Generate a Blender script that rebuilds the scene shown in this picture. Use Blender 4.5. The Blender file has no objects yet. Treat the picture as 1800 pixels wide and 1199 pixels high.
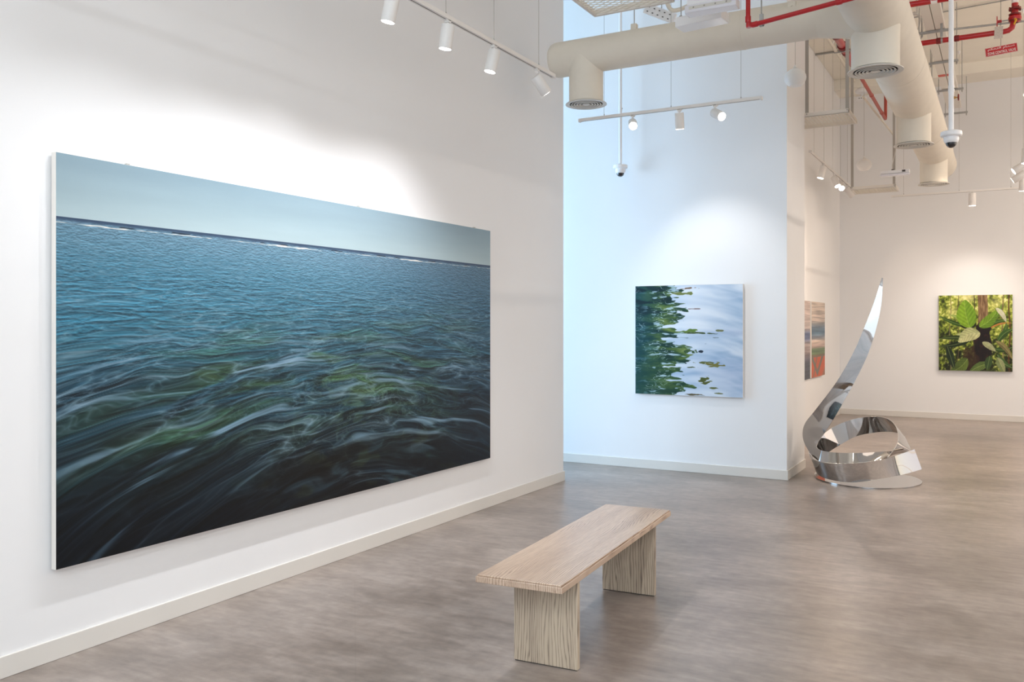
import bpy, bmesh, math, random
import numpy as np
from mathutils import Vector, Matrix
R = math.radians
PI = math.pi
random.seed(4)
SC = bpy.context.scene
COL = SC.collection

# ================================================================ camera, world, light, exposure
F_PX, HOR, CX, EYE = 1546.0, 571.0, 900.0, 1.6
YAW = math.atan2(869.0, F_PX)
cam_d = bpy.data.cameras.new('camera'); cam = bpy.data.objects.new('camera', cam_d); COL.objects.link(cam)
cam.location = (0, 0, EYE); cam.rotation_euler = (R(90), 0, YAW)
cam_d.sensor_width = 36; cam_d.lens = 36 * F_PX / 1800; cam_d.shift_y = -(599.5 - HOR) / 1800
cam_d.clip_start = .05; cam_d.clip_end = 200
SC.camera = cam
SC.view_settings.view_transform = 'Standard'; SC.view_settings.look = 'None'
SC.view_settings.gamma = 1; SC.view_settings.use_curve_mapping = False
SC.view_settings.exposure = -0.04
SC.cycles.max_bounces = 10; SC.cycles.diffuse_bounces = 6; SC.cycles.glossy_bounces = 5
SC.cycles.caustics_reflective = False; SC.cycles.caustics_refractive = False
SC.cycles.sample_clamp_indirect = 4
SC.cycles.use_denoising = True; SC.cycles.denoiser = 'OPENIMAGEDENOISE'
SC.cycles.denoising_input_passes = 'RGB_ALBEDO_NORMAL'; SC.cycles.denoising_prefilter = 'ACCURATE'; SC.cycles.denoising_quality = 'HIGH'
world = bpy.data.worlds.new('world'); SC.world = world; world.use_nodes = True
wn = world.node_tree.nodes; bgn = wn['Background']
sky = wn.new('ShaderNodeTexSky'); sky.sky_type = 'NISHITA'; sky.sun_disc = False; sky.sun_elevation = R(40)
world.node_tree.links.new(sky.outputs[0], bgn.inputs[0]); bgn.inputs[1].default_value = .12

def area(name, loc, direction, sx, sy, power, color):
    l = bpy.data.lights.new(name, 'AREA'); l.shape = 'RECTANGLE'; l.size = sx; l.size_y = sy
    l.energy = power; l.color = color
    o = bpy.data.objects.new(name, l); COL.objects.link(o); o.location = loc
    o.rotation_euler = Vector(direction).to_track_quat('-Z', 'Y').to_euler()
    return o
BLUE = (.50, .75, 1.0); FILL_COOL = (.78, .90, 1.0); WARM = (1.0, .78, .60)
# daylight at the side opening; front and right lamps are added unseen fill
area('daylight_side', (-8.35, 6.6, 2.0), (1, .12, 0), 5.0, 3.6, 540, BLUE)
area('fill_front', (.6, -3.85, 2.6), (0, 1, 0), 8.6, 4.8, 265, FILL_COOL)
area('fill_right', (5.35, 11.0, 2.4), (-1, 0, 0), 9.0, 4.2, 150, (1.0, .84, .70))

# ================================================================ helpers
FW = Vector((-math.sin(YAW), math.cos(YAW), 0)); RT = Vector((math.cos(YAW), math.sin(YAW), 0)); UP = Vector((0, 0, 1))
def ray(px, py): return FW + RT * ((px - CX) / F_PX) + UP * ((HOR - py) / F_PX)
def at(px, py, zc): return Vector((0, 0, EYE)) + ray(px, py) * zc          # point at distance zc along the view axis
def atX(px, py, x): return at(px, py, x / ray(px, py).x)
def atY(px, py, y): return at(px, py, y / ray(px, py).y)
def atZ(px, py, z): return at(px, py, (z - EYE) / ray(px, py).z)

class MB:
    def __init__(s): s.v = []; s.f = []
    def add(s, vs, fs):
        n = len(s.v); s.v += [tuple(p) for p in vs]; s.f += [tuple(n + i for i in f) for f in fs]; return s
    def box(s, c, d, M=None):
        c = Vector(c); hx, hy, hz = d[0] / 2, d[1] / 2, d[2] / 2
        vs = [Vector((x, y, z)) for x in (-hx, hx) for y in (-hy, hy) for z in (-hz, hz)]
        vs = [c + (M @ p if M else p) for p in vs]
        return s.add(vs, [(0, 1, 3, 2), (4, 6, 7, 5), (0, 4, 5, 1), (2, 3, 7, 6), (0, 2, 6, 4), (1, 5, 7, 3)])
    def span(s, a, b):
        return s.box([(a[i] + b[i]) / 2 for i in range(3)], [abs(b[i] - a[i]) for i in range(3)])
    def tube(s, pts, r, n=12, caps=True, closed=False):
        pts = [Vector(p) for p in pts]; rs = r if isinstance(r, (list, tuple)) else [r] * len(pts)
        m = len(pts); rings = []; prev = None
        for i, p in enumerate(pts):
            if closed: t = pts[(i + 1) % m] - pts[i - 1]
            else: t = pts[min(i + 1, m - 1)] - pts[max(i - 1, 0)]
            t.normalize()
            if prev is None:
                a = Vector((0, 0, 1)) if abs(t.z) < .9 else Vector((1, 0, 0))
                u = t.cross(a).normalized()
            else:
                u = (prev - t * prev.dot(t)).normalized()
            prev = u; w = t.cross(u)
            rings.append([p + (u * math.cos(2 * PI * k / n) + w * math.sin(2 * PI * k / n)) * rs[i] for k in range(n)])
        vs = [q for g in rings for q in g]; fs = []
        for i in range(m if closed else m - 1):
            j = (i + 1) % m
            for k in range(n):
                l = (k + 1) % n
                fs.append((i * n + k, i * n + l, j * n + l, j * n + k))
        if caps and not closed:
            fs.append(tuple(range(n - 1, -1, -1))); fs.append(tuple((m - 1) * n + k for k in range(n)))
        return s.add(vs, fs)
    def lathe(s, prof, n=32, M=None, close=True):
        """prof = (radius, z) pairs turned about local z"""
        vs = []; fs = []
        for r, z in prof:
            for k in range(n):
                p = Vector((r * math.cos(2 * PI * k / n), r * math.sin(2 * PI * k / n), z))
                vs.append(M @ p if M else p)
        for i in range(len(prof) - 1):
            for k in range(n):
                l = (k + 1) % n
                fs.append((i * n + k, i * n + l, (i + 1) * n + l, (i + 1) * n + k))
        if close:
            fs.append(tuple(range(n - 1, -1, -1))); fs.append(tuple((len(prof) - 1) * n + k for k in range(n)))
        return s.add(vs, fs)
    def build(s, name, m, parent=None, smooth=35, bevel=0):
        me = bpy.data.meshes.new(name); me.from_pydata(s.v, [], s.f); me.validate(); 
        b = bmesh.new(); b.from_mesh(me); bmesh.ops.recalc_face_normals(b, faces=b.faces); b.to_mesh(me); b.free()
        if smooth:
            me.shade_smooth(); me.set_sharp_from_angle(angle=R(smooth))
        me.materials.append(m)
        o = bpy.data.objects.new(name, me); COL.objects.link(o)
        if parent: o.parent = parent
        if bevel:
            bv = o.modifiers.new('bevel', 'BEVEL'); bv.width = bevel; bv.segments = 2; bv.limit_method = 'ANGLE'
        return o
def aim(axis, loc=(0, 0, 0)):
    """matrix turning local -z to `axis`"""
    return Matrix.Translation(Vector(loc)) @ Vector(axis).to_track_quat('-Z', 'Y').to_matrix().to_4x4()
def smooth_path(pts, k=8):
    pts = [Vector(p) for p in pts]; out = []
    for i in range(len(pts) - 1):
        a, b = pts[max(i - 1, 0)], pts[i]; c, d = pts[i + 1], pts[min(i + 2, len(pts) - 1)]
        for j in range(k):
            t = j / k
            out.append(.5 * ((2 * b) + (c - a) * t + (2 * a - 5 * b + 4 * c - d) * t * t + (3 * b - a - 3 * c + d) * t ** 3))
    out.append(pts[-1]); return out
def tag(o, label=None, cat=None, group=None, kind=None):
    if label: o['label'] = label
    if cat: o['category'] = cat
    if group: o['group'] = group
    if kind: o['kind'] = kind
    return o
def thing(name, loc, label, cat, group=None, rot=(0, 0, 0)):
    o = bpy.data.objects.new(name, None); COL.objects.link(o); o.location = loc; o.rotation_euler = rot
    o.empty_display_size = .05
    return tag(o, label, cat, group)
def struct(name, mb, m, **k): return tag(mb.build(name, m, **k), kind='structure')

# ================================================================ materials
def lin(c):
    c = [x / 255 for x in c]
    return tuple(x / 12.92 if x <= .04045 else ((x + .055) / 1.055) ** 2.4 for x in c)
def mat(name, rgb, rough=.5, metal=0., spec=.5, coat=0., emit=None, es=0., var=0., vs=8., bump=0., bs=60.):
    m = bpy.data.materials.new(name); m.use_nodes = True; N = m.node_tree.nodes; L = m.node_tree.links
    p = N['Principled BSDF']; c = lin(rgb) + (1,)
    p.inputs['Base Color'].default_value = c; p.inputs['Roughness'].default_value = rough
    p.inputs['Metallic'].default_value = metal; p.inputs['Specular IOR Level'].default_value = spec
    p.inputs['Coat Weight'].default_value = coat
    if emit: p.inputs['Emission Color'].default_value = tuple(emit) + (1,); p.inputs['Emission Strength'].default_value = es
    if var or bump:
        tc = N.new('ShaderNodeTexCoord')
        if var:
            n = N.new('ShaderNodeTexNoise'); n.inputs['Scale'].default_value = vs; n.inputs['Detail'].default_value = 5
            L.new(tc.outputs['Object'], n.inputs['Vector'])
            r = N.new('ShaderNodeMapRange'); r.inputs[3].default_value = 1 - var; r.inputs[4].default_value = 1 + var
            r.inputs[1].default_value = .3; r.inputs[2].default_value = .7
            L.new(n.outputs['Fac'], r.inputs[0])
            h = N.new('ShaderNodeHueSaturation'); h.inputs['Color'].default_value = c
            L.new(r.outputs[0], h.inputs['Value']); L.new(h.outputs[0], p.inputs['Base Color'])
        if bump:
            n2 = N.new('ShaderNodeTexNoise'); n2.inputs['Scale'].default_value = bs; n2.inputs['Detail'].default_value = 3
            L.new(tc.outputs['Object'], n2.inputs['Vector'])
            b = N.new('ShaderNodeBump'); b.inputs['Strength'].default_value = bump; b.inputs['Distance'].default_value = .004
            L.new(n2.outputs['Fac'], b.inputs['Height']); L.new(b.outputs[0], p.inputs['Normal'])
    return m
M_wall = mat('white_wall_paint', (232, 233, 235), .75, spec=.25, var=.008, vs=1.5, bump=.03, bs=140)
M_ceil = mat('ceiling_paint', (240, 236, 226), .85, spec=.2, var=.03, vs=2.0)
M_base = mat('baseboard_paint', (216, 213, 208), .45)
M_duct = mat('duct_paint', (224, 218, 206), .6, var=.03, vs=5, bump=.12, bs=22)
M_duct2 = mat('diffuser_metal', (206, 204, 198), .4)
M_shade = mat('duct_shade', (20, 19, 18), .9)
M_white = mat('white_powder_coat', (232, 230, 228), .35)
M_white2 = mat('white_plastic', (236, 237, 240), .3)
M_grey = mat('galvanised_steel', (168, 168, 166), .42, metal=.6, var=.06, vs=30)
M_greyp = mat('grey_painted_strut', (168, 164, 158), .5)
M_slot = mat('track_slot', (70, 66, 64), .6)
M_wire = mat('hanger_wire', (150, 146, 140), .4, metal=.5)
M_cable = mat('pale_cable', (212, 208, 202), .5)
M_red = mat('red_pipe_enamel', (176, 14, 24), .3, coat=.3, var=.05, vs=18)
M_redd = mat('dark_red_casting', (120, 12, 18), .4, var=.1, vs=30)
M_pink = mat('faded_red_paint', (172, 72, 58), .45)
M_brass = mat('brass', (176, 140, 74), .35, metal=.8)
M_yellow = mat('yellow_handle', (214, 160, 30), .4)
M_paper = mat('paper_tag', (206, 196, 186), .8, var=.12, vs=60)
M_signred = mat('sign_red', (190, 14, 28), .4)
M_signw = mat('sign_white', (240, 236, 232), .5)
M_blue = mat('blue_print', (70, 130, 190), .5)
M_lens = mat('lit_lens', (255, 250, 240), .3, emit=(1.0, .95, .88), es=26)
M_lensw = mat('warm_lit_lens', (255, 246, 230), .3, emit=(1.0, .90, .78), es=22)
M_lens2 = mat('fill_diffuser', (250, 250, 248), .4, emit=(1.0, .96, .92), es=4)  # glow of the added fill pendants
M_lensoff = mat('spotlight_reflector', (200, 198, 194), .2, metal=.7)
M_clear = mat('clear_diffuser', (226, 226, 234), .15, spec=.6)
M_dome = mat('camera_dome', (12, 14, 22), .06, coat=1.0)
M_black = mat('black_rubber', (22, 21, 20), .6)
M_steel = mat('mirror_steel', (186, 184, 183), .035, metal=1.0)
M_steele = mat('brushed_steel_edge', (220, 218, 214), .25, metal=1.0)
M_canvas = mat('primed_canvas', (226, 222, 216), .8)
M_glass = mat('window_glass', (240, 246, 250), .02)
M_glass.node_tree.nodes['Principled BSDF'].inputs['Transmission Weight'].default_value = 1
M_alu = mat('window_aluminium', (150, 152, 154), .4, metal=.5)

def mat_floor():
    m = bpy.data.materials.new('polished_concrete'); m.use_nodes = True; N = m.node_tree.nodes; L = m.node_tree.links
    p = N['Principled BSDF']; tc = N.new('ShaderNodeTexCoord')
    def noise(scale, det, rough=.55, rot=0., off=.37, dist=0.):
        k = N.new('ShaderNodeMapping'); k.inputs['Scale'].default_value = scale; k.inputs['Rotation'].default_value = (0, 0, rot)
        k.inputs['Location'].default_value = (off * 7, off * 3, off)
        L.new(tc.outputs['Object'], k.inputs[0])
        n = N.new('ShaderNodeTexNoise'); n.inputs['Scale'].default_value = 1; n.inputs['Detail'].default_value = det
        n.inputs['Roughness'].default_value = rough; n.inputs['Distortion'].default_value = dist
        L.new(k.outputs[0], n.inputs['Vector']); return n.outputs['Fac']
    def rng(x, lo, hi, a=.3, b=.7):
        k = N.new('ShaderNodeMapRange'); k.inputs[1].default_value = a; k.inputs[2].default_value = b
        k.inputs[3].default_value = lo; k.inputs[4].default_value = hi; L.new(x, k.inputs[0]); return k.outputs[0]
    def mul(a, b):
        k = N.new('ShaderNodeMath'); k.operation = 'MULTIPLY'; L.new(a, k.inputs[0]); L.new(b, k.inputs[1]); return k.outputs[0]
    big = noise((.5, .8, 1), 4, .5, .3, dist=.3); mid = noise((2.2, 4.2, 1), 7, .62, -.35, .61, .4)
    fin = noise((7, 22, 1), 6, .6, -.3, .83); fin2 = noise((20, 8, 1), 5, .6, .6, .23)
    v = mul(mul(rng(big, .80, 1.20, .35, .65), rng(mid, .74, 1.28)), mul(rng(fin, .82, 1.18), rng(fin2, .92, 1.08)))
    # a few hairline scratches and cracks
    vo = N.new('ShaderNodeTexVoronoi'); vo.feature = 'DISTANCE_TO_EDGE'; vo.inputs['Scale'].default_value = .42; L.new(tc.outputs['Object'], vo.inputs['Vector'])
    vo.voronoi_dimensions = '2D'
    v = mul(v, rng(vo.outputs['Distance'], .90, 1.0, 0, .0016))
    hs = N.new('ShaderNodeHueSaturation'); hs.inputs['Color'].default_value = lin((139, 128, 121)) + (1,)
    L.new(v, hs.inputs['Value']); L.new(rng(mid, 1.15, .85), hs.inputs['Saturation']); L.new(hs.outputs[0], p.inputs['Base Color'])
    L.new(rng(mid, .29, .35), p.inputs['Roughness']); p.inputs['Specular IOR Level'].default_value = .65
    return m
M_floor = mat_floor()

def mat_wood(name, axis, c0, c1, c2, dens=300.0, pw=3.0):
    """limed oak; grain runs along `axis`, growth lines are spread over local x"""
    m = bpy.data.materials.new(name); m.use_nodes = True; N = m.node_tree.nodes; L = m.node_tree.links
    p = N['Principled BSDF']; tc = N.new('ShaderNodeTexCoord')
    def tex(s, det=2.):
        k = N.new('ShaderNodeMapping'); k.inputs['Scale'].default_value = s; L.new(tc.outputs['Object'], k.inputs[0])
        n = N.new('ShaderNodeTexNoise'); n.inputs['Scale'].default_value = 1; n.inputs['Detail'].default_value = det
        L.new(k.outputs[0], n.inputs['Vector']); return n.outputs['Fac']
    def M(op, a, b=0.0, c=None):
        k = N.new('ShaderNodeMath'); k.operation = op
        for i, x in enumerate((a, b) if c is None else (a, b, c)):
            if isinstance(x, (int, float)): k.inputs[i].default_value = x
            else: L.new(x, k.inputs[i])
        return k.outputs[0]
    def sc(ac, al): v = [ac, ac * .15, ac * .15]; v[axis] = al; return v
    sep = N.new('ShaderNodeSeparateXYZ'); L.new(tc.outputs['Object'], sep.inputs[0])
    warp = tex(sc(5.0, 1.1), 1.5); warp2 = tex(sc(26, 3.5), 2)
    ph = M('MULTIPLY_ADD', sep.outputs[0], dens, M('MULTIPLY_ADD', warp, 46.0 * dens / 300, M('MULTIPLY', warp2, 13.0)))
    sn = M('SINE', ph)
    ringv = M('POWER', M('MULTIPLY_ADD', sn, .5, .5), pw)
    pore = tex(sc(420, 9.0), 3); broad = tex(sc(12, .9), 3)
    pm = N.new('ShaderNodeMapRange'); pm.inputs[1].default_value = .42; pm.inputs[2].default_value = .60; L.new(pore, pm.inputs[0])
    dark = M('MULTIPLY', ringv, M('MULTIPLY_ADD', pm.outputs[0], .75, .25))
    val = M('ADD', M('MULTIPLY', dark, .78), M('MULTIPLY', M('SUBTRACT', .62, broad), .9))
    r = N.new('ShaderNodeValToRGB'); e = r.color_ramp.elements
    e[0].position = 0; e[0].color = lin(c2) + (1,); e[1].position = .85; e[1].color = lin(c0) + (1,)
    q = e.new(.22); q.color = lin(c1) + (1,)
    L.new(val, r.inputs[0]); L.new(r.outputs[0], p.inputs['Base Color'])
    p.inputs['Roughness'].default_value = .30; p.inputs['Specular IOR Level'].default_value = .5
    return m
M_woodx = mat_wood('limed_oak_top', 1, (140, 114, 96), (186, 162, 142), (202, 180, 160), 620.0, 2.0)
M_woodz = mat_wood('limed_oak_leg', 2, (112, 98, 86), (178, 162, 143), (192, 177, 156), 430.0, 3.5)

# ================================================================ the room
LX, LY = -3.965, 8.13            # left wall plane and its free end
MY, MY2, RX = 9.28, 10.19, -1.97  # middle wall block: front, back, free end
BX, BY = -2.61, 16.67            # back room: left wall, far wall
H, X1, X0, Y0 = 5.85, 5.4, -8.4, -3.9
m = MB(); m.span((X0 - .3, Y0 - .3, -.12), (X1 + .3, BY + .3, 0)); struct('floor', m, M_floor, smooth=0)
m = MB(); m.span((X0 - .3, Y0 - .3, H), (X1 + .3, BY + .3, H + .2)); struct('ceiling', m, M_ceil, smooth=0)
m = MB(); m.span((LX - .33, Y0, 0), (LX, LY, H)); struct('wall_left', m, M_wall, smooth=0)
m = MB(); m.span((X0, MY, 0), (RX, MY2, H)); struct('wall_middle', m, M_wall, smooth=0)
m = MB(); m.span((BX - .3, MY2, 0), (BX, BY, H)); struct('wall_back_left', m, M_wall, smooth=0)
m = MB(); m.span((BX - .3, BY, 0), (X1, BY + .3, H)); struct('wall_back', m, M_wall, smooth=0)
def wall_with_opening(name, x, y, u0, u1, a0, a1, z0, z1, along):
    """wall of four blocks round one glazed opening"""
    m = MB()
    def s(ua, ub, za, zb):
        if along == 'y': m.span((x, ua, za), (x + .3, ub, zb))
        else: m.span((ua, y, za), (ub, y + .3, zb))
    s(u0, a0, 0, H); s(a1, u1, 0, H); s(a0, a1, 0, z0); s(a0, a1, z1, H)
    return struct(name, m, M_wall, smooth=0)
wall_with_opening('wall_side', X0 - .3, 0, Y0, MY, 3.9, 9.25, .05, 4.0, 'y')
wall_with_opening('wall_front', 0, Y0 - .3, X0, X1, -3.6, 3.2, .2, 3.7, 'x')
wall_with_opening('wall_right', X1, 0, Y0, BY, 9.4, 14.6, .2, 3.7, 'y')
def window(name, p, along, a0, a1, z0, z1, n):
    root = tag(thing(name, (0, 0, 0), None, None), kind='structure')
    f = MB(); q = MB()
    def bar(u0, u1, za, zb, mb, t):
        if along == 'y': mb.span((p - t, u0, za), (p + t, u1, zb))
        else: mb.span((u0, p - t, za), (u1, p + t, zb))
    w = (a1 - a0) / n
    for i in range(n + 1):
        c = a0 + i * w; bar(max(c - .03, a0), min(c + .03, a1), z0, z1, f, .04)
    bar(a0, a1, z0, z0 + .06, f, .04); bar(a0, a1, z1 - .06, z1, f, .04)
    for i in range(n): bar(a0 + i * w + .03, a0 + (i + 1) * w - .03, z0 + .06, z1 - .06, q, .005)
    tag(f.build('window_frame', M_alu, root, smooth=0), kind='structure'); tag(q.build('pane', M_glass, root, smooth=0), kind='structure')
window('window_1', X0 - .17, 'y', 3.9, 9.25, .05, 4.0, 4)
window('fill_window_2', Y0 - .17, 'x', -3.6, 3.2, .2, 3.7, 5)  # guessed opening out of view, added with the front fill lamp
window('fill_window_3', X1 + .17, 'y', 9.4, 14.6, .2, 3.7, 4)  # guessed opening out of view, added with the warm right fill lamp
BH, BT = .10, .013
def base(name, a, b):
    m = MB(); m.span((a[0], a[1], 0), (b[0], b[1], BH)); return struct(name, m, M_base, smooth=0, bevel=.003)
base('baseboard_left', (LX, Y0), (LX + BT, LY + BT))
base('baseboard_left_end', (LX - .33, LY), (LX, LY + BT))
base('baseboard_middle', (X0, MY - BT), (RX + BT, MY))
base('baseboard_middle_end', (RX, MY), (RX + BT, MY2))
base('baseboard_back_left', (BX, MY2), (BX + BT, BY))
base('baseboard_back', (BX + BT, BY - BT), (X1, BY))
# downstand beam along the head of the far wall
m = MB(); m.span((BX, BY - .62, 5.67), (X1, BY, H)); struct('trim_1', m, M_ceil, smooth=0)

# ================================================================ bench
bench = thing('bench', (-1.975, 4.35, 0), 'pale limed oak bench with slab legs standing on the concrete floor', 'bench', rot=(0, 0, R(3.7)))
TL, TW, TT, TH = 1.775, .43, .036, .45
m = MB(); m.box((0, 0, TH - TT * .5 - .004), (TW, TL, TT - .008))
m.box((0, 0, TH - .004), (TW - .012, TL - .012, .008))
m.build('seat', M_woodx, bench, smooth=0, bevel=.0025)
for yy in (-.665, .575):
    m = MB(); m.box((.045, yy, (TH - TT) / 2 + .002), (.325, .030, TH - TT - .004)); m.build('leg', M_woodz, bench, smooth=0, bevel=.002)
    m = MB(); m.box((.045, yy, .002), (.315, .022, .004)); m.build('foot_pad', M_black, bench, smooth=0)

# ================================================================ paintings
# ---------------------------------------------------------------- artwork colours (numpy noise)
def _hash(ix, iy, seed):
    h = (ix.astype(np.int64) * 374761393 + iy.astype(np.int64) * 668265263 + seed * 974711) & 0xffffffff
    h = ((h ^ (h >> 13)) * 1274126177) & 0xffffffff
    h = ((h ^ (h >> 16)) * 2246822519) & 0xffffffff
    return (h ^ (h >> 15)) & 0xffff
_ANG = np.linspace(0, 2 * np.pi, 65536, endpoint=False)
_CA, _SA = np.cos(_ANG).astype(np.float32), np.sin(_ANG).astype(np.float32)
def gn(x, y, seed=0):
    """gradient noise, about -1..1"""
    x, y = np.broadcast_arrays(x, y)
    ix, iy = np.floor(x), np.floor(y)
    fx, fy = (x - ix).astype(np.float32), (y - iy).astype(np.float32)
    ix = ix.astype(np.int64); iy = iy.astype(np.int64)
    u = fx * fx * fx * (fx * (fx * 6 - 15) + 10); v = fy * fy * fy * (fy * (fy * 6 - 15) + 10)
    def g(a, b):
        h = _hash(ix + a, iy + b, seed)
        return _CA[h] * (fx - a) + _SA[h] * (fy - b)
    return (((g(0, 0) * (1 - u) + g(1, 0) * u) * (1 - v) + (g(0, 1) * (1 - u) + g(1, 1) * u) * v) * 1.5)
def fbm(x, y, seed=0, n=4, gain=.5):
    s = 0; a = 1; t = 0
    for i in range(n):
        s = s + a * gn(x * 2 ** i, y * 2 ** i, seed + i * 17); t += a; a *= gain
    return s / t * 1.25
def ridge(x, y, seed=0, n=3, p=2.):
    s = 0; a = 1; t = 0
    for i in range(n):
        s = s + a * np.clip(1 - np.abs(gn(x * 1.9 ** i, y * 1.9 ** i, seed + i * 31)) * 2.0, 0, 1) ** p; t += a; a *= .6
    return s / t
def sst(a, b, x):
    t = np.clip((x - a) / (b - a), 0, 1); return t * t * (3 - 2 * t)
def mixc(c, col, m):
    m = np.clip(m, 0, 1)[..., None]
    return c * (1 - m) + np.asarray(col, dtype=np.float32) * m
def ramp(t, stops):
    xs = [s[0] for s in stops]
    return np.stack([np.interp(t, xs, [s[1][k] for s in stops]) for k in range(3)], -1)
def blob(u, v, cu, cv, ru, rv):
    return np.exp(-((u - cu) / ru) ** 2 - ((v - cv) / rv) ** 2)

def art_sea(u, v):
    A = 2.03
    hz = .153
    sky = ramp(v, [(0, (150, 172, 184)), (.08, (162, 182, 191)), (.15, (178, 196, 202))]) + fbm(u * 3, v * 14, 3)[..., None] * 5
    w = np.clip(v - .10, .02, 1)
    # crests bow like a dome: they climb towards the middle from both sides
    vv = v - (1.10 * np.clip(.56 - u, 0, 1) ** 1.4 + 1.2 * np.clip(u - .60, 0, 1) ** 1.5) * np.clip(v - .36, 0, 1) ** 1.3
    ww = np.clip(vv - .10, .02, 2)
    Z = np.log(ww) * 6.0
    X = (u - .52) * A / (w + .12) * 1.9
    wx = fbm(X * .8, Z * .8, 11, 3); wz = fbm(X * .8 + 7, Z * .8 + 3, 23, 3)
    near = sst(.50, .95, v)
    amp = .45 + .55 * sst(.35, .8, v)
    Xw, Zw = X + wx * amp * .75, Z + wz * amp * .40
    rs = X * 0
    def wave(fx, fz, sd, p):
        return ridge(Xw * fx + 3, Zw * fz, sd, 2, p)
    w1 = wave(.55, 1.1, 91, 1.6); w2 = wave(1.2, 2.5, 101, 1.6); w3 = wave(2.5, 5.4, 121, 1.6); w4 = wave(5.0, 11., 131, 1.6)
    def slope(h):
        g = np.gradient(h, axis=0); return g / (np.std(g, axis=1, keepdims=True) + 1e-4) * .5
    r1, r2, r3, r4 = (np.clip(slope(h), -1.3, 1.3) for h in (w1, w2, w3, w4))
    big = fbm(Xw * .55, Zw * 1.1, 41, 4)
    mid = fbm(Xw * 1.3, Zw * 3.2, 57, 3)
    farm = 1 - sst(.22, .5, v)
    c = ramp(np.clip(v + .03 * mid, 0, 1), [(.15, (116, 144, 162)), (.25, (92, 134, 154)), (.36, (66, 114, 134)), (.47, (48, 90, 106)),
                    (.58, (34, 64, 82)), (.75, (24, 44, 58)), (1, (16, 28, 38))]).astype(np.float32)
    c = mixc(c, (58, 128, 154), .50 * sst(.6, .0, u) * blob(u, v, .15, .37, .5, .13))
    c = mixc(c, (62, 88, 114), .42 * sst(.4, 1, u) * (1 - sst(.45, .75, v)))
    # sunlit green water over the reef
    gm = .95 * blob(u, v, .56, .62, .26, .15) + .55 * blob(u, v, .36, .53, .2, .1) + .6 * blob(u, v, .16, .66, .2, .12) \
        + .45 * blob(u, v, .66, .82, .25, .14) + .4 * blob(u, v, .8, .46, .2, .10) + .35 * blob(u, v, .1, .8, .14, .1)
    gn1 = sst(-.25, .45, fbm(Xw * .8 + 20, Zw * 1.5, 141, 4) + .2 * big)
    c = mixc(c, (60, 90, 60), gm * gn1 * .95)
    c = mixc(c, (104, 128, 92), gm * gn1 * sst(.1, .6, mid) * .55)
    c = mixc(c, (40, 76, 84), gm * (1 - gn1) * .4)
    # dark rocks and hollows
    dk = sst(.0, .45, fbm(Xw * .6 + 40, Zw * .9, 161, 4) + .38 * near - .03) * sst(.42, .68, v)
    c = mixc(c, (14, 24, 32), dk * .72)
    dk2 = blob(u, v, .58, .88, .24, .12) * sst(-.35, .2, fbm(Xw * .9, Zw * 1.5, 171, 3))
    c = mixc(c, (17, 18, 17), dk2 * .9)
    c = mixc(c, (13, 20, 28), .75 * sst(.80, 1.02, v + .12 * (u < 2) * (.6 - u) * 0) * (1 - .5 * sst(.5, .9, u)))
    c = mixc(c, (20, 38, 56), .35 * sst(.75, 1, u) * sst(.45, .7, v))
    # wave relief, light above and dark below each crest
    lum = 1 + .16 * big * sst(.2, .5, v) + .26 * r1 * sst(.3, .55, v) + .24 * r2 * sst(.18, .36, v) * (1 - .3 * near) + .17 * r3 * (1 - .8 * near) + .10 * r4 * (1 - near)
    c = c * np.clip(lum, .38, 1.75)[..., None]
    c = mixc(c, (26, 56, 74), np.clip(-r2, 0, 1) * .40 * sst(.2, .35, v) * (1 - sst(.5, .75, v)))
    c = mixc(c, (36, 72, 92), np.clip(-r3, 0, 1) * .22 * (1 - sst(.4, .6, v)))
    # curling contour lines in the reef
    lm = blob(u, v, .58, .70, .30, .16) * sst(.48, .62, v)
    q = fbm(u * 11 + 2.0 * wx, v * 13 + 2.0 * wz, 181, 3)
    q2 = fbm(u * 17 + 2 * wz, v * 17 + 2 * wx, 191, 3)
    c = mixc(c, (12, 26, 28), np.clip(1 - np.abs(np.sin(q2 * 8)) * 1.6, 0, 1) * lm * .55)
    c = mixc(c, (96, 122, 92), sst(.15, .5, q2) * lm * .35)
    c = mixc(c, (132, 158, 138), np.clip(1 - np.abs(np.sin(q * 9)) * 2.6, 0, 1) * lm * .42)
    # murky shapes at the foot
    fm = blob(u, v, .62, .92, .34, .12)
    q3 = fbm(u * 9 + wx, v * 10 + 2 * wz, 195, 4)
    c = mixc(c, (62, 84, 96), sst(.12, .5, q3) * fm * .75)
    c = mixc(c, (70, 80, 48), sst(.25, .55, fbm(u * 10, v * 12, 197, 3)) * fm * .45)
    # milky reflections and crests
    mil = sst(.20, .60, fbm(Xw * .7 + 60, Zw * 3.0, 201, 4))
    mm = (.55 * blob(u, v, .30, .56, .22, .09) + .45 * blob(u, v, .16, .66, .2, .2) + .45 * blob(u, v, .78, .60, .22, .12)
          + .5 * blob(u, v, .50, .76, .22, .06) + .40 * blob(u, v, .86, .78, .14, .14) + .3 * blob(u, v, .15, .88, .2, .1) + .12)
    c = mixc(c, (132, 160, 180), mil * mm * 1.65)
    gate = sst(-.3, .35, fbm(X * .9 + 80, Z * 1.0, 211, 2))
    c1 = wave(.55, 1.5, 301, 9.); c2 = wave(1.2, 2.9, 303, 7.); c3 = wave(2.4, 6., 305, 5.); c4 = wave(4.8, 12., 307, 4.)
    fade = 1 - .35 * sst(.85, 1, v)
    c = mixc(c, (156, 180, 194), c1 * (.2 + .8 * gate) * .75 * sst(.32, .5, v) * fade)
    c = mixc(c, (156, 182, 196), c2 * (.25 + .75 * gate) * .80 * sst(.2, .35, v) * (1 - .3 * near) * fade)
    c = mixc(c, (144, 176, 194), c3 * .55 * (1 - near * .92))
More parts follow.
